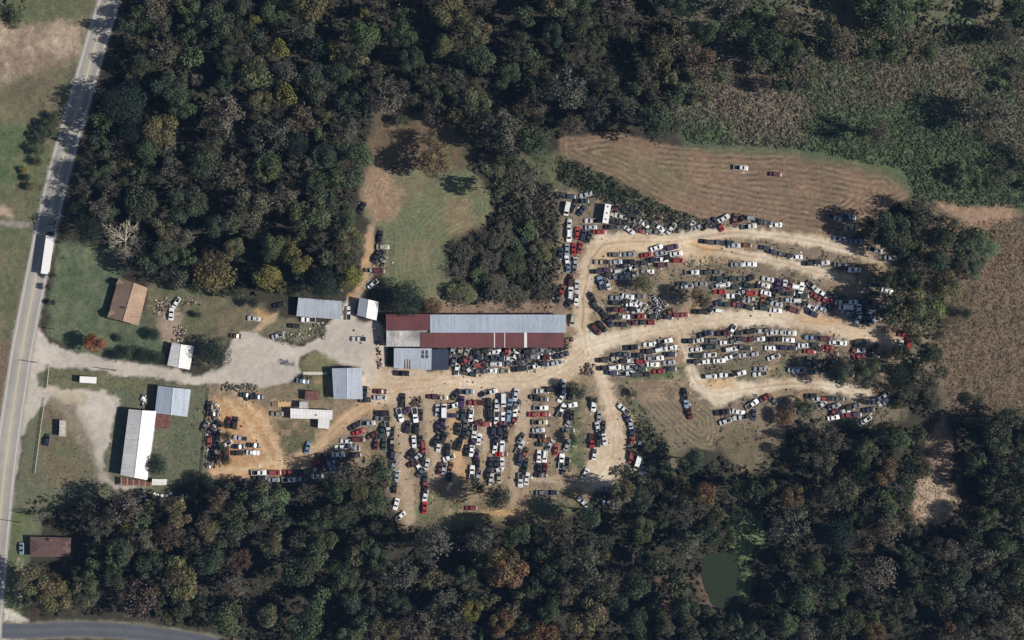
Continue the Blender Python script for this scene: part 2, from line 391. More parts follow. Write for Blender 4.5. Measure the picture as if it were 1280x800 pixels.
    lay(pl([(465,140),(560,150),(600,190),(580,215),(460,205)]), (104,84,62), 14, .9, c2=(84,80,54))
    lay(pl([(555,375),(715,380),(712,396),(540,396)]), (128,104,84), 6, .9)
    # dirt
    dirt = np.full(X.shape, -1e9)
    dd0 = np.maximum.reduce([sd_line(X, Y, t) for t in TRACKS.values()])
    yard = sd_poly(X, Y, [(262,478),(480,470),(690,470),(690,235),(1130,310),(1130,450),(1080,510),(900,510),(800,500),(780,600),(735,625),(500,650),(480,580),(262,606)])
    lay(np.minimum(dd0+(n1-.42)*90-4, yard), (158,132,100), 14, .5, c2=(146,118,84))
    lay(np.minimum((n2-.60)*60+(n1-.5)*30, yard), (150,122,92), 8, .5)
    for k, t in TRACKS.items():
        d = sd_line(Xw*.4+X*.6, Yw*.4+Y*.6, t); dirt = np.maximum(dirt, d)
        if k in ('south_loop', 'hill') or k.startswith('lane'):
            lay(d, (172,150,122), 5, .75, c2=(152,130,102))
        elif k in ('southwest',): lay(d, (176,142,102), 7, .9, c2=(158,126,88))
        else: lay(d, (194,176,148), 7, .95, c2=(172,148,116), edge=1.8)
    lay(pl([(470,445),(495,463),(560,462),(715,455),(735,425),(725,470),(600,500),(540,496),(480,508),(462,500),(455,480)]), (184,162,132), 10, .85, c2=(164,138,106))
    lay(pl([(742,300),(868,300),(890,315),(876,332),(850,315),(800,320),(745,330)]), (192,168,132), 10, .85, c2=(176,146,108))
    lay(pl([(1060,408),(1120,420),(1125,436),(1090,438),(1060,425)]), (182,154,120), 8, .8)
    ol = pl(ORANGE_LOT); lay(ol, (178,132,78), 12, .9, c2=(156,118,78), edge=2.5)
    for ln in ([(296,492,3),(330,530,4),(358,578,4)], [(285,500,3),(318,545,3),(350,586,3)], [(268,590,4),(320,582,4),(360,575,4)]): lay(sd_line(Xw, Yw, ln), (184,158,118), 5, .6)
    for p in ([(562,512),(580,515),(582,600),(568,600)], [(880,476),(915,474),(925,486),(890,486)], [(860,300),(885,318),(900,312),(880,300)], [(318,384),(345,392),(338,402),(322,400)], [(462,280),(470,340),(452,345),(458,290)], [(990,395),(1060,400),(1040,412),(1000,405)], [(440,376),(455,350),(452,345),(436,370)], [(640,636),(600,640),(605,648),(640,648)]):
        lay(pl(p), (182,138,84), 8, .7)
    # paler wheel tracks in the long lanes
    for k in ('north', 'middle', 'second', 'fork', 'main', 'southeast', 'southwest', 'south_loop'):
        t = TRACKS[k]; c = sd_line(Xw*.4+X*.6, Yw*.4+Y*.6, [(a, b, 0) for a, b, _ in t])
        r = np.exp(-((c+2.8+(n2-.5)*2)/1.0)**2)
        hum = np.exp(-(c/1.3)**2)*(.42 if k in ('second', 'south_loop', 'north', 'fork') else .08)
        C[:] = C*(1+(.17*r-hum*np.clip(n1*1.6-.2, 0, 1))[..., None])
    gr = pl(GRAVEL)
    lay(gr, (180,168,153), 5, .95, c2=(162,151,138))
    lay(pl([(470,400),(482,405),(480,470),(500,468),(490,480),(462,482)]), (178,154,126), 8, .8)
    lay(pl([(55,492),(92,500),(112,530),(124,570),(138,602),(122,602),(98,562),(78,522)]), (134,120,102), 14, .6)
    lay(pl([(60,486),(110,490),(105,505),(80,505)]), (160,142,108), 10, .6)
    lay(pl([(318,400),(345,396),(400,404),(404,415),(395,425),(350,428),(340,420)]), (104,98,72), 5, .9)
    lay(pl([(385,440),(410,445),(425,455),(385,458),(380,448)]), (108,104,70), 5, .9)
    lay(pl([(330,398),(350,390),(345,400),(325,412),(312,416)]), (176,144,108), 5, .8)
    # road verge and side road apron
    rd = sd_line(X, Y, [(a, b, 15) for a, b in ROAD]); lay(rd, (128,120,108), 5, .7)
    lay(pl([(2,762),(14,762),(34,772),(33,810),(0,812)]), (178,168,152), 3, edge=.4)
    lay(sd_line(X, Y, [(a, b, 12) for a, b in SIDE_ROAD]), (104,100,84), 6)
    lay(sd_line(X, Y, [(25,760,1.5),(26,720,1.5),(29,700,1.5)]), (150,134,106), 3, .8)
    lay(sd_line(X, Y, [(19,760,1.2),(20,720,1.2),(23,700,1.2)]), (150,134,106), 3, .7)
    # speckle: stones, tufts, litter
    C *= (1+(n2-.5)[..., None]*.40+(n3-.5)[..., None]*.30)
    g = C.mean(-1, keepdims=True); C = (C*.78+g*.22)*1.13
    A = np.ones(X.shape); A = np.where(dirt > -1, .55, A); A = np.where(gr > -1, .28, A)
    C = np.concatenate([C, A[..., None]], -1)
    return C, dict(dirt=np.maximum(dirt, ol), gravel=gr, fe=fe, fn=fn, fs=fs)

def axis(lo, hi, step, far):
    inner = np.arange(lo, hi+step, step, dtype=float); out = []; d = step; x = hi+step
    while x < hi+far: out.append(x); d *= 1.35; x += d
    lo_ = [lo+hi-v for v in out][::-1]
    return np.array(lo_+list(inner)+out)
ax_ = axis(-30, 1310, 2.0, 9000); ay_ = axis(-30, 830, 2.0, 9000)
GX, GY = np.meshgrid(ax_, ay_)
GC, GM = paint(GX, GY)
clear = np.clip((np.maximum.reduce([GM['dirt'], GM['gravel'], GM['fe']-6, GM['fn'], sd_line(GX, GY, [(a, b, 14) for a, b in ROAD]), sd_line(GX, GY, [(a, b, 10) for a, b in SIDE_ROAD])])+12)/12, 0, 1)
INYARD = sd_poly(GX, GY, [(255,475),(480,380),(690,225),(1160,300),(1160,540),(900,560),(780,620),(640,660),(480,670),(255,610)])
clear = np.maximum(clear, np.clip(INYARD/10, 0, 1)); clear = np.maximum(clear, np.clip(sd_poly(GX, GY, [(30,340),(480,340),(480,620),(10,720),(-20,640)])/8, 0, 1))
pondd = sd_poly(GX, GY, POND)
GZ = (fbm(GX, GY, 60, 201)-.5)*1.0*(1-clear)+(fbm(GX, GY, 8, 211, 2)-.5)*.5*(1-clear)
GZ = np.where(pondd > -14, np.minimum(GZ, -0.0)*np.clip(-pondd/14, 0, 1)-np.clip((pondd+8)/16, 0, 1)*1.2, GZ)
def ground_z(px, py):
    i = int(np.clip(np.searchsorted(ax_, px), 0, len(ax_)-1)); j = int(np.clip(np.searchsorted(ay_, py), 0, len(ay_)-1))
    return float(GZ[j, i])
ny, nx = GX.shape
VV = np.stack([(GX-640)*M, (400-GY)*M, GZ], -1).reshape(-1, 3)
CC = GC.reshape(-1, 4); GC = GC[..., :3]
idx = np.arange(ny*nx).reshape(ny, nx)
Q = np.stack([idx[1:, :-1], idx[1:, 1:], idx[:-1, 1:], idx[:-1, :-1]], -1).reshape(-1, 4)
def cc(a): return ((a[1:, :-1]+a[1:, 1:]+a[:-1, 1:]+a[:-1, :-1])/4).reshape(-1)
cls = np.zeros(len(Q), int)
cls[cc(GM['fe']) > 0] = 1; cls[cc(GM['fn']) > 0] = 2; cls[cc(GM['fs']) > 0] = 3
cls[cc(GM['dirt']) > 0] = 4; cls[cc(GM['gravel']) > 0] = 5
for k, nm, lb in ((0, 'ground', None), (1, 'mown_field', None), (2, 'mown_meadow', None), (3, 'mown_patch', None), (4, 'dirt_track', None), (5, 'gravel_yard', None)):
    q = Q[cls == k]; u, inv = np.unique(q, return_inverse=True)
    me = np_mesh(nm, VV[u], inv.reshape(-1, 4), [MAT['ground']], CC[u], smooth=True)
    tag(link(nm, me), kind='structure')

# ---- roads
def ribbon(name, line, hw, z, mat, colr=None, off=0.0, dash=None):
    a = np.array(line, float); pts = []
    for i in range(len(a)-1):
        n = max(2, int(np.hypot(*(a[i+1]-a[i]))/6))
        for k in range(n): pts.append(a[i]+(a[i+1]-a[i])*k/n)
    pts.append(a[-1]); pts = np.array(pts)
    for _ in range(6): pts[1:-1] = (pts[:-2]+2*pts[1:-1]+pts[2:])/4
    d = np.gradient(pts, axis=0); d /= np.hypot(d[:, 0], d[:, 1])[:, None]; nrm = np.stack([-d[:, 1], d[:, 0]], -1)
    cols = np.linspace(-hw, hw, 13 if hw > 3 else 2)
    V = []; C = []
    for c in cols:
        p = pts+nrm*(c+off); V.append(np.stack([(p[:, 0]-640)*M, (400-p[:, 1])*M, np.full(len(p), z)], -1))
        base = np.array(lin(colr)) if colr is not None else np.ones(3)
        lane = 1+.10*math.cos(abs(c)/hw*2*math.pi*1.0-.3) if hw > 3 else 1
        C.append(np.tile(base*lane, (len(p), 1))*(1+.08*(rng.random((len(p), 1))-.5)))
    V = np.array(V); C = np.array(C); nc, n = V.shape[:2]
    id_ = np.arange(nc*n).reshape(nc, n)
    F = np.stack([id_[:-1, :-1], id_[:-1, 1:], id_[1:, 1:], id_[1:, :-1]], -1)
    if dash: F = F[:, [i for i in range(n-1) if i % dash[0] < dash[1]]]
    me = np_mesh(name, V.reshape(-1, 3), F.reshape(-1, 4), [mat], C.reshape(-1, 3))
    o = link(name, me); tag(o, kind='structure')
    return o
ribbon('highway', ROAD, 14.0, .05, MAT['asphalt'], (150,144,137))
ribbon('edge_line', ROAD, .55, .056, MAT['paintline'], off=11.3)
ribbon('edge_line', ROAD, .55, .056, MAT['paintline'], off=-11.3)
ribbon('centre_line', ROAD, .35, .056, MAT['yline'], off=.55)
ribbon('centre_line', ROAD, .35, .056, MAT['yline'], off=-.55)
ribbon('side_road', SIDE_ROAD, 9.0, .046, MAT['asphalt'], (84,86,92))
# ---- pond
mw, n_, b_ = mat_base('pond_water', 0.3, 0.2); b_.inputs['Base Color'].default_value = (*lin((42,50,36)), 1)
tn = noise(n_, 1.5, 3); bump(n_, b_, tn.outputs[0], .02)
mb = MB(); pp = []
for i in range(len(POND)):
    a = np.array(POND[i]); b = np.array(POND[(i+1) % len(POND)])
    for t in (0, .33, .66): pp.append(a+(b-a)*t)
c0 = np.mean(pp, 0); pp = [c0+(p-c0)*(1.04+.07*math.sin(i*2.3)+.04*math.sin(i*.9+1)) for i, p in enumerate(pp)]
mb.poly([(*P(*p), -.42) for p in pp][::-1]); tag(mb.build('pond_water', mw), kind='structure')
# ================================================================ BUILDINGS
def V3(p, h): x, y = P(p[0], p[1], h); return Vector((x, y, h))
def roof_slope(name, mat, e0, e1, r1, r0, parent, loc, rib=0.9, th=.07, ribh=.05):
    """e0-e1 eave, r0-r1 ridge; ribs run from eave to ridge"""
    m = MB(); up = (e1-e0).cross(r0-e0)
    if up.z < 0: up = -up
    up.normalize()
    m.hexa([p-up*th for p in (e0, e1, r1, r0)], [e0, e1, r1, r0])
    if rib:
        n = max(2, int((e1-e0).length/rib)); L = (e1-e0).length
        for i in range(n+1):
            t = min(max(i/n, .004), .996); dt = .045/L
            a, b = e0.lerp(e1, t-dt), e0.lerp(e1, t+dt); c, d = r0.lerp(r1, t+dt), r0.lerp(r1, t-dt)
            m.hexa([a, b, c, d], [p+up*ribh for p in (a, b, c, d)])
    return m.build(name, mat, parent, local=loc)
def inset(pts, d):
    c = sum((Vector(p[:2]) for p in pts), Vector((0, 0)))/len(pts)
    return [Vector(p[:2])+(c-Vector(p[:2])).normalized()*d for p in pts]
def wall_openings(root, loc, a, b, n_door, n_win, h):
    """doors and windows on the wall from a to b, each proud of the wall"""
    d = (b-a); L = d.length; u = d/L; nrm = Vector((u.y, -u.x)); ang = math.atan2(u.y, u.x)
    k = n_door+n_win
    for i in range(k):
        c = a+u*(L*(i+.5)/k)+nrm*.03
        if i < n_door:
            m = MB().obox(c.x, c.y, 1.0, .08, .02, 2.1, ang); o = m.build('door', MAT['door'], root, local=loc)
            h_ = MB().obox(c.x+u.x*.38+nrm.x*.07, c.y+u.y*.38+nrm.y*.07, .05, .06, 1.0, 1.12, ang); h_.build('handle', MAT['chrome'], o, local=loc)
        else:
            m = MB().obox(c.x, c.y, 1.2, .08, 1.0, 2.0, ang); o = m.build('window', MAT['white'], root, local=loc)
            g = MB().obox(c.x+nrm.x*.045, c.y+nrm.y*.045, 1.0, .03, 1.08, 1.92, ang); g.build('pane', MAT['glass'], o, local=loc)
def gable(name, label, cat, c6, eave, ridge, mL, mR, wall, doors=((3, 1, 2),), rib=.9, cap=True):
    """c6: A eave, B ridge, C eave, D eave, E ridge, F eave (map units, clockwise from top-left)"""
    A, B, C, D, E, F = [V3(p, ridge if i in (1, 4) else eave) for i, p in enumerate(c6)]
    c = (A+C+D+F)/4; loc = (c.x, c.y, 0)
    root = empty(name, loc, 0, label, cat)
    roof_slope('roof_slope', mL, F, A, B, E, root, loc, rib); roof_slope('roof_slope', mR, C, D, E, B, root, loc, rib)
    if cap:
        m = MB(); up = Vector((0, 0, .09)); w = (C-A).normalized()*.22
        m.hexa([B-w-Vector((0,0,.02)), B+w-Vector((0,0,.02)), E+w-Vector((0,0,.02)), E-w-Vector((0,0,.02))], [B-w*.3+up, B+w*.3+up, E+w*.3+up, E-w*.3+up])
        m.build('ridge_cap', mR, root, local=loc)
    w = inset([A, C, D, F], .45); mb_ = inset([B, E], .35); t = .14
    m = MB(); z = [0, 0, 0, 0]
    W4 = [(p.x, p.y) for p in w]
    top = [(W4[0][0], W4[0][1], eave-t), (W4[1][0], W4[1][1], eave-t), (W4[2][0], W4[2][1], eave-t), (W4[3][0], W4[3][1], eave-t)]
    Bn = (mb_[0].x, mb_[0].y, ridge-t-.1); En = (mb_[1].x, mb_[1].y, ridge-t-.1)
    g = lambda i: (W4[i][0], W4[i][1], 0)
    m.poly([g(0), g(3), top[3], top[0]]); m.poly([g(2), g(1), top[1], top[2]])
    m.poly([g(1), g(0), top[0], Bn, top[1]]); m.poly([g(3), g(2), top[2], En, top[3]])
    m.build('wall', wall, root, local=loc)
    for side, nd, nw in doors:
        a, b = Vector(W4[side]), Vector(W4[(side+1) % 4]); wall_openings(root, loc, b, a, nd, nw, eave)
    return root, loc
def shed_roof(name, label, cat, quad, h0, h1, mat, wall, rib=.9, doors=((3, 1, 1),), rib_dir=0, walls=True):
    """quad map corners clockwise from top-left; h0 height of the top side, h1 of the bottom side"""
    pts = [V3(p, h) for p, h in zip(quad, (h0, h0, h1, h1))]
    c = sum(pts, Vector())/4; loc = (c.x, c.y, 0); root = empty(name, loc, 0, label, cat)
    if rib_dir == 0: roof_slope('roof', mat, pts[0], pts[1], pts[2], pts[3], root, loc, rib)
    else: roof_slope('roof', mat, pts[1], pts[2], pts[3], pts[0], root, loc, rib)
    w = inset(pts, .4); hh = [h0-.12, h0-.12, h1-.12, h1-.12]
    if walls:
        m = MB()
        for i in range(4):
            j = (i+1) % 4; m.poly([(w[j].x, w[j].y, 0), (w[i].x, w[i].y, 0), (w[i].x, w[i].y, hh[i]), (w[j].x, w[j].y, hh[j])])
        m.build('wall', wall, root, local=loc)
        for side, nd, nw in doors: wall_openings(root, loc, w[(side+1) % 4], w[side], nd, nw, h0)
    else:
        for i in range(4):
            MB().obox(w[i].x, w[i].y, .16, .16, 0, hh[i]-.05).build('post', MAT['wood'], root, local=loc)
    return root, loc

gable('long_barn', 'long white gable-roofed metal barn standing right of the gravel lot by the highway', 'barn',
      [(161,511.5),(178,513),(195.3,514),(184,600),(168,597),(150.5,593.5)], 4.6, 6.7, MAT['roof_white'], MAT['roof_white'], MAT['wall_tin'], ((3, 3, 2), (1, 1, 5)))
gable('metal_building', 'square grey gable-roofed metal building at the upper right corner of the long white barn', 'building',
      [(197.5,482),(216.5,484.5),(238.5,487),(234,521),(213.5,518.5),(193.5,516.5)], 3.9, 5.5, MAT['roof_blue'], MAT['roof_blue'], MAT['wall_tin'], ((3, 1, 2),))
r_, l_ = shed_roof('rusty_lean_to', 'rust-red slatted lean-to roof in the corner between barn and grey square building', 'lean-to', [(195,517.5),(213,519.5),(211,536),(193,534.5)], 2.9, 2.6, MAT['roof_rust'], MAT['wall_tin'], .5, walls=False)
gable('white_shed', 'small grey and white gable shed beside the round dark evergreen on the driveway', 'shed',
      [(215,428),(226.5,430.5),(242.7,433),(237,462),(223,459.5),(209,456.5)], 3.2, 4.5, MAT['roof_white'], MAT['roof_white'], MAT['wall_tin'], ((3, 1, 1),))
gable('pole_barn', 'small grey gable-roofed garage under the dark oak left of the long red shed', 'garage',
      [(449.5,372),(460.8,374.5),(474,377.5),(470.5,400.5),(457.5,397),(446,394)], 3.6, 4.7, MAT['roof_grey'], MAT['roof_white'], MAT['wall_tin'], ((2, 2, 0),))  # greyer left slope: shade of the side facing away from the sun, put into colour
shed_roof('wide_workshop', 'wide low pale grey single-slope workshop left of the dirt hill track', 'workshop',
          [(373,372),(428,376.5),(426,399.5),(370.5,395)], 3.6, 3.0, MAT['roof_grey'], MAT['wall_white'], 1.0, ((2, 2, 3),))
gable('office_building', 'pale grey gable-roofed office by the gravel yard with a concrete path to its left side', 'office building',
      [(415,460.5),(433.5,460),(452.5,459.5),(453.5,499),(433.5,498.8),(417,498.5)], 3.6, 4.5, MAT['roof_blue'], MAT['roof_grey'], MAT['wall_white'], ((3, 1, 3), (1, 1, 2)))
m = MB(); a = P(379, 466); b = P(409, 467.2); m.box(a[0], b[0], b[1]-.35, a[1]+.35, .02, .14)
tag(m.build('concrete_path', MAT['concrete']), kind='structure')

# mobile home
hA = 3.3
def flat_home():
    c = V3((388, 518), 0); loc = (c.x, c.y, 0)
    root = empty('mobile_home', loc, 0, 'white L-shaped mobile home on the grass patch above the dirt loop', 'mobile home')
    q = [V3(p, h) for p, h in (((363,510.5),3.2), ((416,513),3.2), ((415.5,524.5),3.0), ((363,522.5),3.0))]
    roof_slope('roof', MAT['roof_white'], q[0], q[1], q[2], q[3], root, loc, 1.2)
    q = [V3(p, h) for p, h in (((398,523.9),2.98), ((412.5,524.6),2.98), ((411,536),2.7), ((397.5,535),2.7))]
    roof_slope('annex_roof', MAT['roof_white'], q[0], q[1], q[2], q[3], root, loc, 1.2)
    q = [V3(p, h) for p, h in (((374.5,502),2.7), ((385.5,502.3),2.7), ((385.5,510.8),3.0), ((374.3,510.4),3.0))]
    roof_slope('porch_roof', MAT['roof_stained'], q[0], q[1], q[2], q[3], root, loc, 1.2)
    for x0, y0, x1, y1, h in ((364.5,512,415,523,2.9), (399,523,411,535,2.65)):
        p0 = P(x0, y1); p1 = P(x1, y0); MB().box(p0[0], p1[0], p0[1], p1[1], 0, h).build('wall', MAT['wall_white'], root, local=loc)
    p0 = P(366, 523); wall_openings(root, loc, Vector(p0), Vector(P(397, 523)), 1, 3, 2)
    for x in (375.6, 384.4):
        p = P(x, 503); MB().obox(p[0], p[1], .12, .12, 0, 2.6).build('post', MAT['wood'], root, local=loc)
    p = P(386.5, 511); MB().obox(p[0]+3, p[1]-2.2, .5, .5, 3.3, 3.55).build('roof_vent', MAT['chrome'], root, local=loc)
flat_home()
p0 = P(340, 508); p1 = P(363, 502)
dk = empty('lumber_deck', ((p0[0]+p1[0])/2, (p0[1]+p1[1])/2, 0), 0, 'raw orange lumber deck left of the white mobile home', 'deck')
for i in range(12):
    w = (p1[0]-p0[0])/12; x = p0[0]+i*w
    MB().box(x+.03, x+w-.03, p0[1]+random.uniform(-.3, .2), p1[1]+random.uniform(-.2, .3), .35, .42).build('plank', MAT['wood_new'] if i > 3 else MAT['wood'], dk, local=dk.location)
for x, y in ((p0[0]+.4, p0[1]+.4), (p1[0]-.4, p0[1]+.4), (p0[0]+.4, p1[1]-.4), (p1[0]-.4, p1[1]-.4)): MB().obox(x, y, .15, .15, 0, .345).build('post', MAT['wood'], dk, local=dk.location)

# tan hipped house
def hip(name, label, c4, r2, eave, ridge, mat, wall, chim=None):
    A, C, D, F = [V3(p, eave) for p in c4]; R0, R1 = [V3(p, ridge) for p in r2]
    c = (A+C+D+F)/4; loc = (c.x, c.y, 0); root = empty(name, loc, 0, label, 'house')
    roof_slope('roof_slope', mat, F, A, R0, R1, root, loc, 0, .15); roof_slope('roof_slope', mat, C, D, R1, R0, root, loc, 0, .15)
    for tri in ((A, C, R0), (D, F, R1)):
        m = MB(); m.hexa([p-Vector((0, 0, .15)) for p in tri], list(tri)); m.build('hip_end', mat, root, local=loc)
    m = MB(); w = inset([A, C, D, F], .6); m.hexa([(p.x, p.y, 0) for p in w][::-1], [(p.x, p.y, eave-.16) for p in w][::-1]); m.build('wall', wall, root, local=loc)
    wall_openings(root, loc, w[0], w[3], 1, 3, 2); wall_openings(root, loc, w[2], w[1], 1, 3, 2)
    if chim:
        x, y = P(*chim, ridge); o = MB().obox(x, y, .8, .6, ridge-1.2, ridge+.6).build('chimney', MAT['wall_brick'], root, local=loc)
    return root, loc
gable('tan_house', 'tan gable-roofed house on the green lawn below the big bare tree', 'house',
      [(148.5,347),(167.5,353.5),(184.5,360),(173,407),(153.5,401.5),(134,397)], 3.0, 6.3, MAT['roof_tan'], MAT['roof_tan'], MAT['wall_brick'], ((3, 1, 3), (1, 1, 4)), rib=0)
for n_, (hx, hy), (ax2, ay2), (bx2, by2), (tx, ty) in ((0, (147.5,352), (144,356), (149,347.3), (156,356)), (1, (137,391), (134,396.5), (138.6,385), (145.5,391)))[:2]:
    root_ = [o for o in bpy.data.objects if o.name == 'tan_house'][0]
    E0 = V3((ax2, ay2), 3.15); E1 = V3((bx2, by2), 3.15); RR = V3((hx-1, hy), 4.6); TT = V3((tx, ty), 4.95)
    mm_ = MB(); mm_.poly([E0, RR, TT]); mm_.poly([RR, E1, TT]); mm_.poly([E1, RR, E0]); mm_.build('dormer', MAT['roof_tan'], root_, local=root_.location)
_r = [o for o in bpy.data.objects if o.name == 'tan_house'][0]; _x, _y = P(158, 385, 6)
MB().obox(_x, _y, .8, .6, 4.6, 6.9).build('chimney', MAT['wall_brick'], _r, local=_r.location)
hip('brown_house', 'brown-roofed house half hidden by trees beside the highway at lower left', [(37.5,671),(89,672),(88,696.5),(37.5,695.5)], [(50,683.5),(78,684)], 2.9, 4.1, MAT['roof_brown'], MAT['wall_brick'], (63,675))
# garage front of the brown house
# long red shed : several roofs that touch
def long_shed():
    c = V3((595, 415), 0); loc = (c.x, c.y, 0)
    root = empty('long_shed', loc, 0, 'very long dismantling shed with blue-grey upper and oxide-red lower roof, in the centre', 'shed')
    R = 4.9
    def sl(nm, mat, x0, x1, y0, y1, h0, h1, rib=1.0, label=None):
        q = [V3(p, h) for p, h in (((x0, y0), h0), ((x1, y0), h0), ((x1, y1), h1), ((x0, y1), h1))]
        o = roof_slope(nm, mat, q[0], q[1], q[2], q[3], root, loc, rib); 
        if label: o['label'] = label
        return o
    sl('roof_slope', MAT['roof_red'], 482.5, 537.4, 392.5, 412.8, 4.3, R, label='oxide-red upper left roof section')
    sl('roof_slope', MAT['roof_blue'], 537.6, 707.5, 393.2, 415.8, 4.2, R+.08, label='long blue-grey upper roof section')
    sl('roof_slope', MAT['roof_stained'], 483, 525, 413.2, 433.2, R-.02, 4.3, label='stained white lower left roof section')
    x = 525.2; seams = [617.5, 618.8, 630.5, 631.4, 655.2, 658.8, 705]
    for i, s in enumerate(seams):
        white = i in (1, 3, 5)
        sl('skylight_strip' if white else 'roof_slope', MAT['skylight'] if white else MAT['roof_red'], x, s-.06, 415.9, 434.4, R-.06+(.03 if white else 0), 4.1+(.03 if white else 0), 0 if white else 1.0)
        x = s+.06
    q = inset([V3((483,393),0), V3((707,394),0), V3((704.5,434),0), V3((483,433),0)], .5)
    MB().hexa([(p.x, p.y, 0) for p in q][::-1], [(p.x, p.y, 4.0) for p in q][::-1]).build('wall', MAT['wall_tin'], root, local=loc)
    wall_openings(root, loc, q[3], q[2], 6, 12, 3)
long_shed()
def low_annex():
    c = V3((527, 448), 0); loc = (c.x, c.y, 0)
    root = empty('low_annex', loc, 0, 'pale flat-roofed annex with dark skylights below the left end of the long red shed', 'annex')
    q = [V3(p, h) for p, h in (((492.5,435), 3.5), ((539.7,435.5), 3.5), ((539.3,462.5), 3.1), ((492.3,460), 3.1))]
    roof_slope('roof', MAT['roof_grey'], q[0], q[1], q[2], q[3], root, loc, 1.0)
    q = [V3(p, h) for p, h in (((540,436.5), 3.4), ((560.8,437), 3.4), ((560.5,462.3), 2.6), ((540,462.5), 2.6))]
    o = roof_slope('lean_roof', MAT['roof_slate'], q[0], q[1], q[2], q[3], root, loc, 1.0); o['label'] = 'dark slate-blue lean roof on the right'
    for sx in (527.5, 532.5):
        for sy in (438.2, 443.4):
            p = P(sx, sy, 3.5); p2 = P(sx+2.6, sy+4.4, 3.5)
            MB().box(p[0], p2[0], p2[1], p[1], 3.40-(sy-438)*.006, 3.60).build('skylight', MAT['skylight_dark'], root, local=loc)
    for sx in (506, 509.3, 512.2):
        p = P(sx, 449, 3.3); p2 = P(sx+1.0, 462, 3.3)
        MB().box(p[0], p2[0], p2[1], p[1], 3.2, 3.42).build('loose_board', MAT['wood'], root, local=loc)
    q = inset([V3((493,436),0), V3((560.3,437),0), V3((560,462),0), V3((493,459.5),0)], .4)
    MB().hexa([(p.x, p.y, 0) for p in q][::-1], [(p.x, p.y, 2.5) for p in q][::-1]).build('wall', MAT['wall_tin'], root, local=loc)
low_annex()
# rusty shelter near mobile home, and other small roofs
shed_roof('rusty_shelter', 'rusty dark red patched shelter roof between office and white mobile home', 'shelter', [(382,488.5),(398,489),(399,500),(381,500)], 2.6, 2.2, MAT['roof_rust'], MAT['wood'], .45, walls=False)
shed_roof('small_white_roof', 'flat white little roof touching the bottom right corner of the long barn', 'shed', [(190.5,598.5),(209,599),(208,606.5),(190,606.5)], 2.3, 2.0, MAT['roof_white'], MAT['wall_white'], .9)
# porch of rusty bays below the long barn
def porch():
    p0 = P(152.8, 606.5); p1 = P(190, 599.5); loc = ((p0[0]+p1[0])/2, (p0[1]+p1[1])/2, 0)
    root = empty('slatted_porch', loc, 0, 'row of rust-red slatted bays with pale beams below the end of the long barn', 'porch')
    n = 22
    for i in range(n):
        x = p0[0]+(p1[0]-p0[0])*(i+.5)/n; y1 = p1[1]+.9-(x-p0[0])*.16
        MB().box(x-.19, x+.19, p0[1], y1, 2.2, 2.26).build('slat', MAT['roof_rust'], root, local=loc)
    for i in range(6):
        x = p0[0]+(p1[0]-p0[0])*i/5; y1 = p1[1]+1.1-(x-p0[0])*.16
        MB().box(x-.1, x+.1, p0[1]-.4, y1, 2.28, 2.42).build('beam', MAT['wood_new'], root, local=loc)
        MB().obox(x, p0[1]-.2, .12, .12, 0, 2.27).build('post', MAT['wood'], root, local=loc)
porch()
shed_roof('roadside_stall', 'narrow little roadside stall with pinkish-grey roof on the dirt patch beside the fence', 'stall', [(74.5,525.5),(82.5,526),(82.3,546),(73.8,545)], 3.0, 2.8, MAT['roof_stained'], MAT['wood'], .6, ((3, 1, 1),), 1)

# ---------------------------------------------------------------- fences, poles
def fence(pts, label, h=1.2, step=2.4, mat='wood'):
    P3 = [Vector(P(*p)) for p in pts]; loc = (P3[0].x, P3[0].y, 0)
    root = empty('fence', loc, 0, label, 'fence')
    me = MB().box(-.06, .06, -.06, .06, 0, h+.1).mesh('post', MAT[mat])
    for a, b in zip(P3, P3[1:]):
        n = max(1, int((b-a).length/step)); d = (b-a); ang = math.atan2(d.y, d.x)
        for i in range(n):
            p = a+d*i/n; o = link('post', me, root); o.location = (p.x-loc[0], p.y-loc[1], 0)
            c = a+d*(i+.5)/n
            for z in (.35, .75, 1.1):
                k = MB().obox(c.x, c.y, d.length/n-.14, .04, z, z+.12, ang); k.build('rail', MAT[mat], root, local=loc)
fence([(62,456),(59,485)], 'short pale board fence between driveway mouth and gravel lot entrance', mat='concrete')
fence([(57,498),(52,530),(48,562),(44,592)], 'pale board fence running along the highway below the gravel lot entrance', mat='concrete')
fence([(262,487),(259,520),(256,560),(253,592)], 'long grey fence dividing the barn lawn from the western car lot', mat='wood')
def pole(px, py, label, h=10, arm=0):
    x, y = P(px, py); root = empty('utility_pole', (x, y, 0), 0, label, 'utility pole')
    MB().tube((0, 0, -.3), (0, 0, h), .17, .11, 8).build('shaft', MAT['wood'], root)
    MB().obox(0, .14, 2.4, .12, h-.9, h-.75, arm).build('crossarm', MAT['wood'], root)
    for k in (-1.05, -.4, .4, 1.05):
        MB().tube((k*math.cos(arm), k*math.sin(arm)+.14, h-.75), (k*math.cos(arm), k*math.sin(arm)+.14, h-.5), .06, .04, 6).build('insulator', MAT['white'], root)
pole(27, 653, 'wooden utility pole beside the highway above the brown-roofed house')
pole(46, 453, 'wooden utility pole at the mouth of the gravel driveway', 6)
pole(146, 463, 'wooden utility pole on the lower edge of the gravel driveway', 8)
pole(72, 412, 'short wooden utility pole on the lawn corner above the driveway mouth', 6)
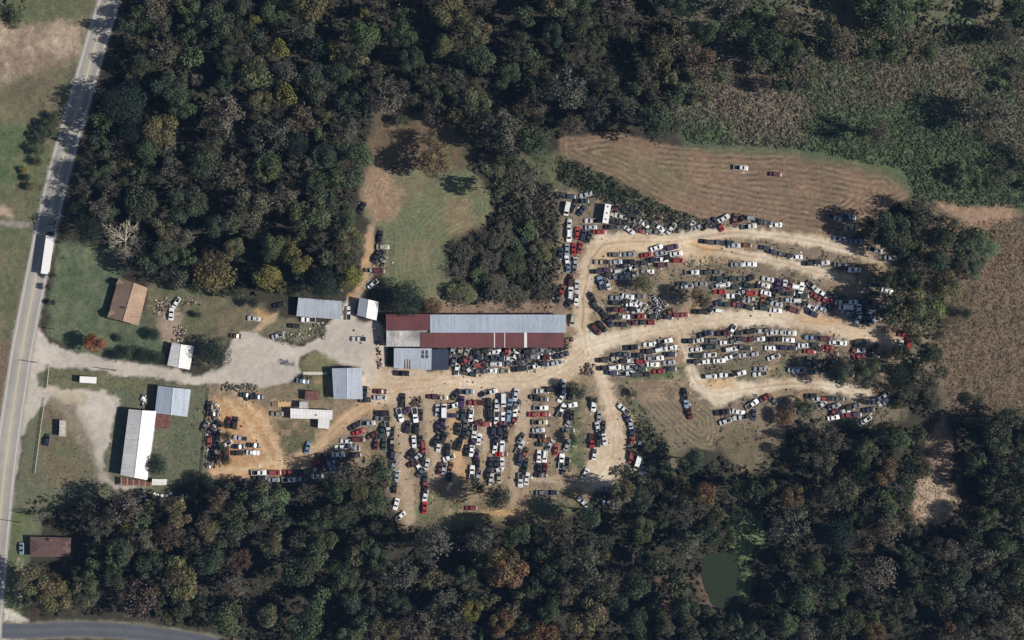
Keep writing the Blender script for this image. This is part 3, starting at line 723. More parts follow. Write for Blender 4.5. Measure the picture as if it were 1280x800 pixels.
# ---------------------------------------------------------------- trailers
def box_trailer(px, py, L, Wd, H, rz, name, label, cat, vents=0, cab=False):
    x, y = P(px, py, H); root = empty(name, (x, y, 0), rz, label, cat)
    MB().box(-L/2, L/2, -Wd/2, Wd/2, .95, H).build('cargo_box', MAT['white'], root)
    m = MB()
    n = int(L/1.5)
    for i in range(1, n): m.box(-L/2+L*i/n-.03, -L/2+L*i/n+.03, -Wd/2+.06, Wd/2-.06, H, H+.025)
    m.build('roof_bows', MAT['roof_white'], root)
    MB().box(-L/2+.3, L/2-.3, -.45, .45, .7, .948).build('chassis', MAT['dark'], root)
    me = MB().tube((0, -.15, 0), (0, .15, 0), .48, .48, 12).mesh('wheel', MAT['rubber'])
    for wx in ([-L/2+1.2, -L/2+2.4] if L > 6 else [-.5, .5]):
        for s in (-1, 1): o = link('wheel', me, root); o.location = (wx, s*(Wd/2-.2), .48)
    for i in range(vents): MB().box(-L/2+L*(i+.6)/vents-.3, -L/2+L*(i+.6)/vents+.3, -.3, .3, H+.026, H+.14).build('roof_vent', MAT['chrome'], root)
    for s in (-.6, .6): MB().box(-L/2-.03, -L/2, s-.55, s+.55, 1.0, H-.1).build('rear_door', MAT['wall_white'], root)
    return root
box_trailer(58.5, 318.5, 14.3, 2.55, 4.0, math.radians(82), 'semi_trailer', 'long white semi-trailer travelling on the highway next to the bare tree', 'trailer')
t = empty('tractor_unit', (*P(64.7, 284.5), 0), math.radians(82), 'semi tractor unit in tree shadow pulling the long white trailer', 'truck')
MB().box(-1.6, .9, -1.2, 1.2, 1.1, 3.5).build('sleeper_cab', MAT['wall_tin'], t)
MB().hexa([(.9, -1.0, .9), (2.9, -.8, .9), (2.9, .8, .9), (.9, 1.0, .9)], [(.9, -1.0, 2.3), (2.9, -.75, 2.0), (2.9, .75, 2.0), (.9, 1.0, 2.3)]).build('bonnet', MAT['wall_tin'], t)
MB().hexa([(.91, -1.1, 2.35), (1.25, -1.0, 2.3), (1.25, 1.0, 2.3), (.91, 1.1, 2.35)], [(.92, -1.05, 3.3), (.98, -1.0, 3.3), (.98, 1.0, 3.3), (.92, 1.05, 3.3)]).build('windshield', MAT['glass'], t)
MB().box(-4.2, 2.7, -.45, .45, .7, 1.05).build('chassis', MAT['dark'], t)
wme = MB().tube((0, -.15, 0), (0, .15, 0), .5, .5, 12).mesh('wheel', MAT['rubber'])
for wx in (2.1, -2.4, -3.5):
    for s in (-1, 1): o = link('wheel', wme, t); o.location = (wx, s*1.05, .5)
box_trailer(109.5, 474.8, 5.9, 2.4, 3.1, math.radians(-3), 'cargo_trailer', 'white cargo trailer parked on the grass below the driveway mouth', 'trailer')
box_trailer(758.5, 267, 7.2, 2.2, 3.3, math.radians(81), 'camper_trailer', 'white box trailer with roof vents at the top of the northern car lot', 'trailer', vents=3)
# ================================================================ VEHICLES
def shear_box(m, x0, x1, y, z0, X0, X1, Y, z1):
    m.hexa([(x0, -y, z0), (x1, -y, z0), (x1, y, z0), (x0, y, z0)], [(X0, -Y, z1), (X1, -Y, z1), (X1, Y, z1), (X0, Y, z1)])
def loft(st):
    """st: (x, half width, z bottom, z shoulder, z crown)"""
    V = []; F = []
    for x, w, zb, zs, zc in st:
        V += [(x, -w*.9, zb), (x, -w, zb+.22), (x, -w*.985, zs-.06), (x, -w*.86, zs+.02), (x, -w*.4, zc), (x, w*.4, zc), (x, w*.86, zs+.02), (x, w*.985, zs-.06), (x, w, zb+.22), (x, w*.9, zb)]
    k = 10
    for i in range(len(st)-1):
        for j in range(k):
            a = i*k+j; b = i*k+(j+1) % k; F.append((a, b, b+k, a+k))
    F.append(tuple(range(k))[::-1]); F.append(tuple(range((len(st)-1)*k, len(st)*k)))
    return V, F
PROT = {}
WH = MB().tube((0, -.11, 0), (0, .11, 0), .33, .33, 10).mesh('wheel', MAT['rubber'])
def cabin(m, gl, x0, x1, X0, X1, y, Y, zb, zt):
    """cabin solid in m, four glass meshes in gl ; base x0..x1, roof X0..X1"""
    shear_box(m, x0, x1, y, zb, X0, X1, Y, zt)
    e = .012
    def quad(nm, pts, off):
        c = sum((Vector(p) for p in pts), Vector())/4; q = [c+(Vector(p)-c)*Vector((1, .88, 1)) if nm != 'side_window' else c+(Vector(p)-c)*.86 for p in pts]
        o = Vector(off); mm = MB(); mm.hexa([p for p in q], [p+o for p in q]); gl.append((nm, mm.mesh(nm, MAT['glass'])))
    quad('windshield', [(x1, -y, zb+.04), (x1, y, zb+.04), (X1, Y, zt-.02), (X1, -Y, zt-.02)], (e, 0, e))
    quad('rear_window', [(x0, y, zb+.04), (x0, -y, zb+.04), (X0, -Y, zt-.02), (X0, Y, zt-.02)], (-e, 0, e))
    quad('side_window', [(x0, -y, zb+.05), (x1, -y, zb+.05), (X1, -Y, zt), (X0, -Y, zt)], (0, -e, 0))
    quad('side_window', [(x1, y, zb+.05), (x0, y, zb+.05), (X0, Y, zt), (X1, Y, zt)], (0, e, 0))
def body_mesh(name, st, m):
    V, F = loft(st); n = len(V); V += m.v; F += [tuple(i+n for i in f) for f in m.f]
    me = bpy.data.meshes.new(name); me.from_pydata([tuple(v) for v in V], [], F); me.materials.append(MAT['car']); me.update(); return me
def seams(xs, z, w):
    m = MB()
    for x in xs: m.box(x-.015, x+.015, -w, w, z-.01, z+.012)
    return m
def proto(key):
    gl = []; ch = []; m = MB(); L = 2.3
    if key in 'ceh':
        if key == 'h': st = [(-2.0,.78,.3,.85,.9),(-1.9,.84,.25,.92,.95),(-.9,.86,.22,.94,.98),(1.0,.86,.22,.92,.97),(1.75,.84,.25,.8,.84),(2.05,.72,.3,.62,.66)]; cab = (-1.85, 1.05, -1.45, .35, .76, .62, .95, 1.42); L = 2.0
        else: st = [(-2.35,.76,.32,.82,.86),(-2.2,.86,.26,.9,.94),(-1.2,.9,.22,.93,.97),(.8,.9,.22,.92,.97),(1.9,.88,.24,.82,.87),(2.3,.74,.3,.66,.7)]; cab = (-1.55, .95, -.95, .25, .8, .64, .95, 1.4)
        cabin(m, gl, *cab)
        if key == 'e':
            e = MB(); e.box(.98, 2.02, -.66, .66, .8, .985); ch.append(('engine_bay', e.mesh('engine_bay', MAT['dark'])))
            g = MB(); g.box(1.2, 1.65, -.3, .25, .986, 1.1); g.box(1.7, 1.9, -.5, .1, .986, 1.04); g.box(1.1, 1.35, .35, .58, .986, 1.06); ch.append(('engine', g.mesh('engine', MAT['chrome'])))
        else:
            ch.append(('hood_seam', seams((cab[1]+.06,), .97, .7).mesh('hood_seam', MAT['dark'])))
    elif key == 'v':
        st = [(-2.35,.84,.35,1.0,1.04),(-2.25,.92,.3,1.08,1.1),(-1.0,.94,.28,1.08,1.12),(.9,.94,.28,1.06,1.1),(2.0,.9,.3,.96,1.0),(2.35,.78,.35,.76,.8)]
        cabin(m, gl, -2.2, 1.25, -1.95, .55, .84, .7, 1.08, 1.72)
        r = MB()
        for s in (-.55, .55): r.box(-1.7, .35, s-.03, s+.03, 1.722, 1.77)
        ch.append(('roof_rack', r.mesh('roof_rack', MAT['dark'])))
        ch.append(('hood_seam', seams((1.32,), 1.09, .7).mesh('hood_seam', MAT['dark'])))
    elif key == 'V':
        st = [(-2.6,.92,.4,1.2,1.24),(-2.55,.98,.35,1.25,1.28),(-1,.99,.3,1.25,1.28),(1.5,.98,.3,1.2,1.25),(2.2,.94,.32,1.0,1.05),(2.6,.8,.36,.8,.84)]; L = 2.6
        cabin(m, gl, -2.5, 1.9, -2.42, 1.15, .92, .82, 1.25, 2.15)
        r = MB()
        for x in (-1.8, -1.1, -.4, .3): r.box(x-.03, x+.03, -.74, .74, 2.152, 2.19)
        ch.append(('roof_rib', r.mesh('roof_rib', MAT['white'])))
    elif key == 'p':
        st = [(-.5,.92,.35,1.0,1.03),(.4,.94,.32,1.02,1.06),(1.3,.94,.32,1.02,1.06),(2.3,.9,.35,.96,1.0),(2.7,.8,.4,.8,.84)]; L = 2.7
        m.box(-2.65, -.5, -.92, .92, .5, .62); m.box(-2.65, -.5, .82, .93, .62, 1.06); m.box(-2.65, -.5, -.93, -.82, .62, 1.06); m.box(-2.7, -2.6, -.9, .9, .45, 1.05)
        cabin(m, gl, -.48, 1.25, -.4, .6, .84, .68, 1.04, 1.72)
        b = MB(); b.box(-2.58, -.52, -.81, .81, .622, .68); ch.append(('bed_liner', b.mesh('bed_liner', MAT['dark'])))
        ch.append(('hood_seam', seams((1.32,), 1.05, .7).mesh('hood_seam', MAT['dark'])))
    bm_ = body_mesh('body', st, m)
    lamp = MB().box(-.07, .05, -.17, .17, -.07, .06).mesh('headlight', MAT['lamp_glass'])
    wx = .64*L
    W4 = [(wx, .8), (wx, -.8), (-wx, .8), (-wx, -.8)]
    hl = [(L-.12, .5, .64), (L-.12, -.5, .64)]
    PROT[key] = (bm_, gl+ch, W4, lamp, hl)
for k in 'cehvVp': proto(k)
CN = dict(w='white', s='silver', g='grey', k='black', b='blue', u='navy blue', r='red', m='maroon', n='dark green', t='beige', o='rusty orange', l='pale blue', y='plum')
CV = dict(w=(222,222,220), s=(158,162,168), g=(98,100,104), k=(34,35,38), b=(52,84,132), u=(38,46,74), r=(150,38,36), m=(92,34,40), n=(34,56,54), t=(168,158,134), o=(140,80,48), l=(112,140,164), y=(70,46,80))
KN = dict(c='sedan', e='hoodless sedan', h='hatchback', v='wagon', p='pickup', V='van')
KO = dict(c='sedan', e='junk_sedan', h='hatchback', v='station_wagon', p='pickup_truck', V='van')
KC = dict(c='car', e='junk car', h='hatchback', v='station wagon', p='pickup', V='van')
BL = []
def B(place, group, ox, oy, s, data): BL.append((place, group, ox, oy, s, data))
B('at the northern lot\'s top left corner', 'junk cars in the northern lot', 690, 230, 8, '''175 125 0 uc;300 172 0 np;335 108 15 sc;150 248 80 wV;300 265 50 uc;395 370 0 wp;170 412 85 wc;170 515 88 wv;255 490 90 rc;310 512 80 uv;370 530 70 nc;390 433 0 sc;475 480 3 rc;205 235 60 ke;105 108 0 kc''')
B('left of the north-south dirt track', 'junk cars left of the north track', 690, 330, 8, '''150 -140 88 sc;215 -150 88 rc;280 -160 80 rc;150 -30 -82 wc;232 -10 88 se;85 -110 85 uc;165 25 85 lc;222 40 85 ge;185 165 85 mv;248 215 88 wc;95 265 70 re;185 290 88 wv;245 350 80 we;175 375 60 ke;205 565 80 tv;60 330 80 kc;160 765 15 oe''')
B('in the line above the northern track', 'junk cars along the northern track', 690, 230, 8, '''590 432 0 kc;670 432 0 ge;680 322 -15 wc;605 298 60 te;640 245 80 mc;722 245 20 ke;792 250 0 nc;770 312 0 nv;600 362 0 kc;665 378 0 kc;740 388 0 ke;772 462 -35 wc;850 452 -20 me;900 475 -12 rc;922 405 -40 wc;860 362 -30 kc;968 470 -15 sc;1030 482 -10 ge;1060 430 -32 wp;1195 445 50 we;820 395 -20 ge;560 250 70 ke;850 280 -10 kc''')
B('in the upper block below the trailer', 'junk cars in the upper block', 690, 300, 8, '''630 148 0 gc;770 142 5 sc;1045 78 20 wc;1200 75 15 yv;1090 132 8 sc;1240 138 10 wc;1090 196 0 wp;945 150 10 rc;495 222 0 tp;640 222 5 sc;775 218 0 kc;915 232 0 kc;1110 248 5 mv;1260 205 0 rv;455 315 0 kc;540 300 0 yc;640 315 5 wv;785 290 25 wp;955 315 0 wc;850 262 10 ge;490 430 -70 lp;555 440 -70 we;620 375 0 ge;685 372 0 sc;805 353 10 wc;1140 180 10 kc;1400 325 0 wp;1550 325 0 nc;1625 320 0 ge;1010 200 10 uc;560 345 5 kc;720 260 0 kc''')
B('in the block left of the wheel pile', 'junk cars above the track junction', 690, 330, 8, '''405 342 -60 ke;440 425 -55 nv;500 480 -50 kc;565 565 -60 up;500 625 -50 kv;438 655 -50 mv;640 340 0 sc;760 325 -10 wc;860 322 0 gc;650 390 0 nv;800 405 0 wc;895 403 -20 we;620 455 0 kc;700 462 0 rc;855 468 5 wc;935 450 -40 te;650 530 0 ke;728 528 0 wc;865 525 3 rp;982 525 0 nc;1165 485 20 oe;1150 530 0 kc;695 605 0 kc;830 590 0 me;905 585 0 nc;968 585 0 rc;1240 510 0 re;730 375 0 kc;780 450 0 ke''')
B('on the brush verge above the upper track', 'junk cars on the brush verge', 850, 260, 8, '''110 180 60 we;200 182 20 se;335 150 80 uc;435 105 30 wc;400 180 -60 re;265 170 45 ke;548 110 80 oe;682 100 0 sv;690 185 8 wp;785 130 -12 nc;860 150 0 ge;952 170 0 wc;610 110 20 kc;1545 100 -20 sp;1690 92 -5 lp;1590 310 -10 sc;1760 335 0 lc;1955 425 -15 wp;2105 500 0 wc;1700 205 0 tc;1830 270 20 kc;2020 340 0 kc''')
B('on the strip between the two upper tracks', 'junk cars between the upper tracks', 850, 260, 8, '''265 338 -5 ke;365 345 0 gc;475 352 0 nc;540 375 0 sc;655 372 0 oe;860 402 -10 uc;930 440 -15 uc;1008 460 -8 ge;1085 475 -5 kc;1158 490 0 wc;1295 555 0 nc;1435 550 5 wc;1600 570 -5 gc;1740 620 0 wc;570 568 0 sc;700 562 0 wc;1370 540 0 kc;1650 600 -8 uc''')
B('in the long block above the middle track', 'junk cars in the eastern block', 850, 350, 8, '''20 40 0 nc;70 65 10 se;205 40 0 sc;385 -10 0 nc;452 0 80 ge;520 -10 0 nc;605 -10 0 ge;685 -12 20 kc;365 58 20 we;442 50 10 wv;545 72 0 nc;645 50 0 nc;700 62 0 kc;838 50 -15 wc;875 -8 -10 wc;980 45 80 yc;1045 58 80 we;1090 60 70 re;1175 72 -10 wv;395 120 0 rc;530 160 0 wp;710 132 0 rv;865 133 -15 wc;640 115 20 se;690 208 -5 sp;825 205 90 op;935 140 80 kc;1000 110 0 ne;1085 135 0 nc;1150 206 0 wv;1225 160 0 nc;1230 235 0 ke;370 230 15 uc;465 245 0 nc;530 245 0 re;595 252 0 yc;675 272 -15 kc;810 280 -5 nv;960 242 -10 sc;1140 300 -20 mv;200 318 0 kp;30 350 5 rc;300 300 30 ke;368 306 -10 wv;955 305 -5 wc;590 185 10 ke;1060 200 0 se;770 60 5 kc;740 190 0 te;880 215 40 ne''')
B('in the shade where the middle rows end', 'junk cars at the eastern end', 1000, 340, 8, '''130 148 -45 wp;215 210 -32 wc;160 250 -35 rc;230 280 -20 rc;325 290 -25 rc;10 160 80 wc;30 240 0 nc;98 345 -30 we;40 310 -20 kc;118 412 -25 uv;205 368 -20 sc;285 348 -20 uc;345 240 10 ge;408 300 5 we;460 292 0 kc;510 302 0 wc;458 352 0 wV;465 412 -20 sc;585 382 88 wc;588 460 60 wc;685 450 88 bc;745 480 30 we;540 440 0 nc;870 190 -15 wc;900 190 0 oe;790 352 10 ge;640 300 0 kc;720 300 5 gc;640 500 -10 kc;800 430 0 ke;870 380 0 kc;640 400 85 kc;930 270 0 ge;400 250 -10 ke;260 230 0 kc;750 215 0 kc;820 130 0 kc;700 130 0 gc''')
B('in the rows right of the forking track', 'junk cars in the rows beside the fork', 850, 350, 8, '''255 540 15 up;445 532 5 mp;525 498 60 we;710 515 8 kv;785 510 0 we;870 505 0 gc;925 528 5 wc;1022 528 0 wc;1088 530 0 wp;90 610 0 kc;172 608 10 wc;310 610 5 gv;458 625 5 wc;527 612 10 gc;712 595 0 mc;790 592 5 wc;905 592 0 kc;1080 600 -5 wc;160 695 5 wc;308 670 0 nv;510 690 12 wv;655 680 0 kc;905 680 0 wc;1025 675 0 uc;1110 682 0 uc;180 758 0 nv;300 750 5 we;650 752 5 wc;510 765 20 wp;230 820 5 wc;390 808 3 wc;935 770 20 we;150 815 0 ke;305 965 0 wv;463 950 0 wp;540 940 20 ke;598 935 15 wc;795 888 0 sc;795 940 8 wp;600 670 0 ge;560 530 0 ke;1140 898 0 sc;1185 905 10 we;980 590 0 ke;600 590 0 ke;720 745 10 se''')
B('in the slanted block below the track junction', 'junk cars in the slanted block', 740, 400, 8, '''110 400 5 kc;200 390 20 te;255 350 0 uc;322 345 0 ge;400 275 5 kp;575 245 5 wc;735 210 8 wp;288 412 0 ke;358 408 5 wc;470 355 0 kc;568 315 5 ke;648 305 15 wv;785 280 10 wc;225 475 5 wv;365 470 8 we;490 415 0 rv;582 385 0 se;650 382 5 wc;780 345 0 uc;200 528 0 uc;350 532 5 wp;490 490 0 nc;610 445 0 wc;665 515 5 rc;768 425 5 sc;785 487 0 uc;120 482 0 kc;400 395 0 se;690 250 10 kc;450 470 30 ge;530 545 0 ke;420 545 0 ne''')
B('below the east end of the middle track', 'junk cars by the track end', 1000, 340, 8, '''118 655 0 lp;252 670 0 mv;348 702 0 wc;400 712 0 we;40 735 0 wc;262 755 0 rc;140 730 0 ne;598 700 10 kv;590 782 0 wc;545 778 60 re;1000 745 75 wc;1080 720 85 rv;1045 622 0 rc;735 762 40 me;95 795 0 rc;590 842 20 rc;735 835 0 kc;430 715 0 se;320 800 -20 oe;180 765 0 kc''')
B('around the round tree near the lower track', 'junk cars near the round green tree', 980, 440, 8, '''100 178 10 sc;146 188 10 wc;748 215 10 wc;940 472 20 wc;990 500 30 wc;1026 465 60 we;1010 428 40 we;330 468 -10 wc;450 465 0 kc;540 468 0 ge;368 530 30 we;440 540 -5 kp;502 540 20 sc;490 606 60 re;493 656 10 wc;600 590 10 wc;642 630 0 rc;712 625 0 yc;820 678 30 we;845 580 10 uc;905 505 0 sc;270 440 0 kc;240 105 80 gc;300 110 80 kc;420 100 0 kc;490 180 0 uc;560 200 0 ke;330 200 0 ge;480 100 20 ge;640 560 0 kc;700 540 10 ge;1090 440 10 ke;400 470 0 re;550 600 0 uc;390 180 10 kc''')
B('below the gravelly pad of the fork', 'junk cars below the fork pad', 850, 430, 8, '''430 682 10 kp;455 772 20 we;582 680 -10 wc;600 735 5 wp;720 602 35 wp;737 710 85 uc;845 542 30 re;930 562 -40 ge;660 722 0 ke;1310 620 0 ge''')
B('on the striped brown mown patch', 'junk cars on the mown patch', 850, 430, 8, '''48 500 -80 kc;55 570 -82 lp;90 682 -75 mp''')
B('in the pile below the long shed', 'junk cars below the long shed', 555, 420, 8, '''325 165 0 kc;508 160 5 wc;628 160 80 rc;330 215 0 uc;482 212 5 np;650 225 0 wc;705 215 60 wc;350 290 0 rv;298 290 60 we;515 280 0 wv;632 275 0 gc;742 198 0 kc;838 200 20 ke;850 152 10 kv;892 208 0 sc;1000 215 0 mp;972 142 0 se;1045 150 0 ge;1120 130 10 kc;1130 200 10 uc;1192 190 20 ge;1080 277 10 sc;900 305 15 wp;745 330 5 kv;745 265 5 kc;485 348 0 wc;390 350 0 ke;325 352 0 ge;592 350 0 te;240 345 30 we;265 380 -10 ne;130 335 80 we;225 240 30 re;100 240 80 ge;215 190 70 te;985 280 0 kc;580 175 5 kc;410 150 10 ke;165 250 60 ke;190 330 40 ne;560 225 0 uc;420 290 0 ne;900 150 0 ge;1190 120 20 ke;85 150 80 se;160 160 85 te;800 255 15 ge''')
B('in the western columns of the central lot', 'junk cars in the western columns', 430, 480, 8, '''370 75 0 me;360 135 0 se;210 78 85 kc;213 160 0 ke;590 165 88 kp;380 290 0 kp;385 345 0 gp;240 390 0 sp;100 425 28 kc;145 480 20 rc;285 512 25 me;142 555 0 mv;20 572 0 wc;442 442 -78 wp;385 450 82 nc;380 520 10 ne;485 570 85 te;320 600 88 me;400 600 88 nc;480 490 85 ke;480 640 80 ke;487 725 85 uv;500 800 80 se;530 920 85 sc;508 1035 85 kc;522 1200 75 wc;565 1320 40 we;100 640 0 ge;90 620 0 sc''')
B('in the second column of the central lot', 'junk cars in the second column', 430, 480, 8, '''562 310 -75 wp;620 270 20 yc;712 310 -82 wp;768 310 85 kc;640 430 85 kv;730 440 88 kv;700 575 -85 wc;762 572 80 ne;795 625 -80 rv;720 740 40 se;780 745 80 kp;750 830 -60 wc;830 800 80 wc;812 945 88 nc;812 985 88 rc;812 1120 78 wc;808 1230 88 rc;700 790 30 me;770 880 50 ge;670 700 50 ke;815 1060 80 kc''')
B('in the third column of the central lot', 'junk cars in the third column', 430, 480, 8, '''935 265 88 sc;1000 268 90 wV;1095 217 15 wp;970 135 0 tp;890 125 0 mc;1120 105 45 ke;1230 77 0 lp;1180 180 85 yv;1080 315 0 uc;1190 310 85 uv;990 380 75 uc;940 430 80 yc;1000 540 70 kv;945 622 85 wc;1040 660 85 kv;1050 735 20 we;1155 605 75 kv;965 845 80 mc;1002 840 80 se;1055 910 85 uc;920 570 60 ke;975 460 40 ne;1060 840 70 oe''')
B('in the fourth column of the central lot', 'junk cars in the fourth column', 570, 480, 8, '''195 188 0 rp;75 310 88 uv;150 310 85 we;92 412 85 gc;75 490 85 kc;185 480 85 wp;215 392 20 me;230 550 80 wc;110 665 85 kc;158 665 85 wc;205 712 85 yc;215 800 88 kc;160 885 85 wp;225 910 75 se;290 400 0 rc;345 80 15 wp;285 95 20 kc;25 450 80 kc;130 480 60 ge;180 560 70 ye''')
B('in the fifth column of the central lot', 'junk cars in the fifth column', 570, 480, 8, '''475 160 88 wV;540 158 88 lp;597 110 80 wc;332 205 88 kv;408 212 88 wc;335 318 88 kv;405 340 88 wp;472 340 88 wc;527 320 85 lv;588 300 88 wc;605 200 40 ge;565 238 0 kc;370 490 88 uv;440 490 88 uv;492 440 88 nc;390 640 82 wc;460 625 88 wv;455 698 0 re;400 790 88 kc;350 790 88 uc;460 790 88 wc;350 950 88 wc;430 930 88 te;325 900 80 kc;410 860 20 we;440 395 30 me;500 520 85 kc;575 370 60 re;400 560 70 ke''')
B('in the sixth column of the central lot', 'junk cars in the sixth column', 570, 480, 8, '''640 630 65 wp;640 755 75 uv;697 800 82 nc;645 960 85 wp;707 945 85 wc;865 70 0 we;960 55 0 kv;855 150 0 gp;850 237 0 wp;790 305 0 rc;885 303 0 rc;840 382 0 tp;825 462 5 sc;830 522 0 kp;860 602 0 ne;935 612 60 se;830 722 88 wc;888 722 85 wv;1000 655 88 rc;830 855 85 nc;888 855 85 mc;850 910 0 ke;955 1085 0 uc;860 1085 0 ge;790 130 0 ke;650 540 60 ge;150 1240 0 rc;900 560 10 oe;690 690 60 oe;680 880 80 ke''')
B('on the right edge of the central lot', 'junk cars on the right edge of the lot', 570, 480, 8, '''1055 265 65 wp;1075 12 88 wc;1055 132 60 wc;1150 212 10 wc;1120 300 85 kc;1130 372 60 sc;1122 460 0 ge;1112 612 65 sc;1055 770 86 wp;1110 790 85 ke;1150 100 85 kc;1040 60 80 kc;1160 320 85 kc;1090 250 80 ke;1080 850 80 ge''')
B('along the wide southeast track', 'junk cars along the southeast track', 690, 480, 8, '''415 210 88 wv;470 320 86 sc;458 440 -80 wc;512 425 85 kc;400 570 88 rp;462 570 88 nv;522 555 -80 wc;425 700 80 we;717 250 -40 wp;752 350 -60 uc;785 408 -80 sc;798 480 88 uc;800 580 88 rc;800 645 85 mc;870 590 0 wc;790 735 80 rv;855 790 75 wV;905 840 70 lc;330 900 65 wc;475 495 85 ke;555 1050 0 sc;600 1230 0 kc;560 1185 0 wc;310 1180 -40 wc;700 1040 0 gc;720 1160 10 sc;480 1110 0 uc;640 1120 0 ke;960 835 60 te''')
B('on the orange dirt lot', 'junk cars on the orange dirt lot', 230, 480, 8, '''450 385 82 mc;515 390 82 kv;565 540 -8 sp;548 625 0 uc;700 612 -5 nc;540 690 0 kv;690 685 -4 wc;425 605 30 we;430 690 88 rp''')
B('along the fence left of the orange lot', 'junk cars along the west fence', 230, 480, 8, '''255 230 88 kc;290 300 0 kc;310 410 80 we;285 450 40 ye;255 575 88 rh;320 600 40 ge;310 520 85 ke;290 660 80 kc;320 380 0 uc;210 420 60 ge''')
B('in the bottom row below the orange lot', 'junk cars in the bottom row', 290, 540, 8, '''270 405 0 wp;430 405 0 rv;570 402 0 rc;685 400 0 kv;280 455 0 kp;415 478 0 sc;570 478 0 wp;692 470 0 se;50 480 20 re;130 488 0 ke;740 470 80 ge''')
B('in the slanted row along the dirt loop', 'junk cars along the dirt loop', 290, 540, 8, '''868 302 5 rp;930 235 3 kp;1065 225 5 wc;820 380 5 ke;980 368 20 le;1090 152 5 wc;1118 92 0 wc;850 440 0 sc;1012 300 20 sc;1040 270 5 uc;910 360 0 kc;1100 270 0 uc;1100 330 0 ke;1180 140 0 uc;1230 230 5 kc;1250 160 0 se''')
B('parked around the gravel yard', None, 340, 370, 8, '''70 90 10 kc;365 237 0 wp;768 172 88 wp;225 300 -6 kv;870 430 0 wp;60 395 20 se''')
B('on the ground near house or office', None, 180, 350, 8, '''275 340 85 wc;1100 385 -5 wc;925 560 -5 mc;1588 1010 -8 lc;2590 933 0 kp;325 225 60 we''')
B('beside the hill track above the garage', 'junk beside the hill track', 430, 240, 8, '''180 160 60 kc;364 450 78 kc;390 550 0 tc;370 610 20 ke;325 645 60 ke;265 785 0 se;345 790 0 mv;-70 990 10 ke;290 920 40 we;370 680 20 ge;400 700 70 te''')
B('on the grass around the mobile home', None, 230, 480, 8, '''930 298 0 tc;1240 635 75 lc;735 130 0 uc;620 110 0 nc;670 128 20 ke''')
B('beside the highway on the western lots', None, 0, 440, 8, '''480 880 82 uv;218 1965 88 lc''')
B('out in the mown eastern field', None, 850, 200, 8, '''605 78 -3 wp;955 142 -3 mc''')
rc = random.Random(3)
VEH = []
for place, group, ox, oy, s, data in BL:
    blk = []
    for it in data.replace('\n', '').split(';'):
        if not it.strip(): continue
        x, y, a, ck = it.split(); blk.append((ox+float(x)/s, oy+float(y)/s, float(a), ck[0], ck[1]))
    # drop near duplicates
    keep = []
    for v in blk:
        if all(math.hypot(v[0]-u[0], v[1]-u[1]) > 4.2 for u in keep) and all(math.hypot(v[0]-u[0], v[1]-u[1]) > 4.2 for u in VEH): keep.append(v)
    VEH += keep
    VERT = sum(1 for v in keep if abs(abs(v[2])-90) < 35) > len(keep)/2
    names = []
    for v in keep:
        near = sorted((u for u in keep if u is not v), key=lambda u: math.hypot(u[0]-v[0], u[1]-v[1]))[:1]
        base = f"{CN[v[3]]} {KN[v[4]]}"
        names.append((v, base, near[0] if near else None))
    cand = []
    for v, base, nb in names:
        if nb is None: cand.append(f"{base} {place}"); continue
        dx, dy = v[0]-nb[0], v[1]-nb[1]
        rel = ('right of' if dx > 0 else 'left of') if abs(dx) > abs(dy) else ('below' if dy > 0 else 'above')
        cand.append(f"{base} {rel} {'the' if False else 'a'} {CN[nb[3]]} {KN[nb[4]].split()[0]} {place}")
    same = {}
    for v, base, nb in names: same.setdefault(base, []).append(v)
    ORD = ['', 'first', 'second', 'third', 'fourth', 'fifth', 'sixth', 'seventh', 'eighth', 'ninth', 'tenth', 'eleventh', 'twelfth', 'thirteenth', 'fourteenth', 'fifteenth', 'sixteenth', 'seventeenth']
    for (v, base, nb), cd in zip(names, cand):
        lst = sorted(same[base], key=(lambda q: q[1]) if VERT else (lambda q: q[0]))
        if len(lst) == 1: lab = f"the only {base} {place}"
        else:
            i = lst.index(v)+1; w = 'from the top' if VERT else 'from the left'
            lab = f"{ORD[i]} {base} {w} {place}"
            if cand.count(cd) == 1 and len(cd.split()) <= 16: lab = cd
        if len(lab.split()) > 16: print('LONG', lab); lab = ' '.join(lab.split()[:16])
        px, py, a, ck, kk = v
        x, y = P(px, py); z = max(ground_z(px, py), -.1)
        root = empty(KO[kk], (x, y, z), math.radians(a+rc.uniform(-2, 2)+(180 if rc.random() < .35 else 0)), lab, KC[kk], group)
        junk = group is not None
        if junk: root.location.z -= rc.choice([0, .05, .15]); root.rotation_euler.y = rc.uniform(-.02, .02)
        sc = rc.uniform(.95, 1.06); root.scale = (sc, sc*rc.uniform(.97, 1.04), sc)
        bm_, parts, W4, lamp, hl = PROT[kk]
        c = np.array(lin(CV[ck]))*rc.uniform(.62, 1.15); c = c+(c.mean()-c)*rc.uniform(0, .35)+rc.uniform(-.004, .012)
        b = link('body', bm_, root); b.color = (*np.clip(c, 0.006, .85), 1)
        for nm, me in parts: link(nm, me, root)
        for i, (wx, wy) in enumerate(W4):
            if junk and rc.random() < .35: continue
            w = link('wheel', WH, root); w.location = (wx, wy, .33)
        for hx, hy, hz in hl:
            w = link('headlight', lamp, root); w.location = (hx, hy, hz)
print('VEHICLES', len(VEH))
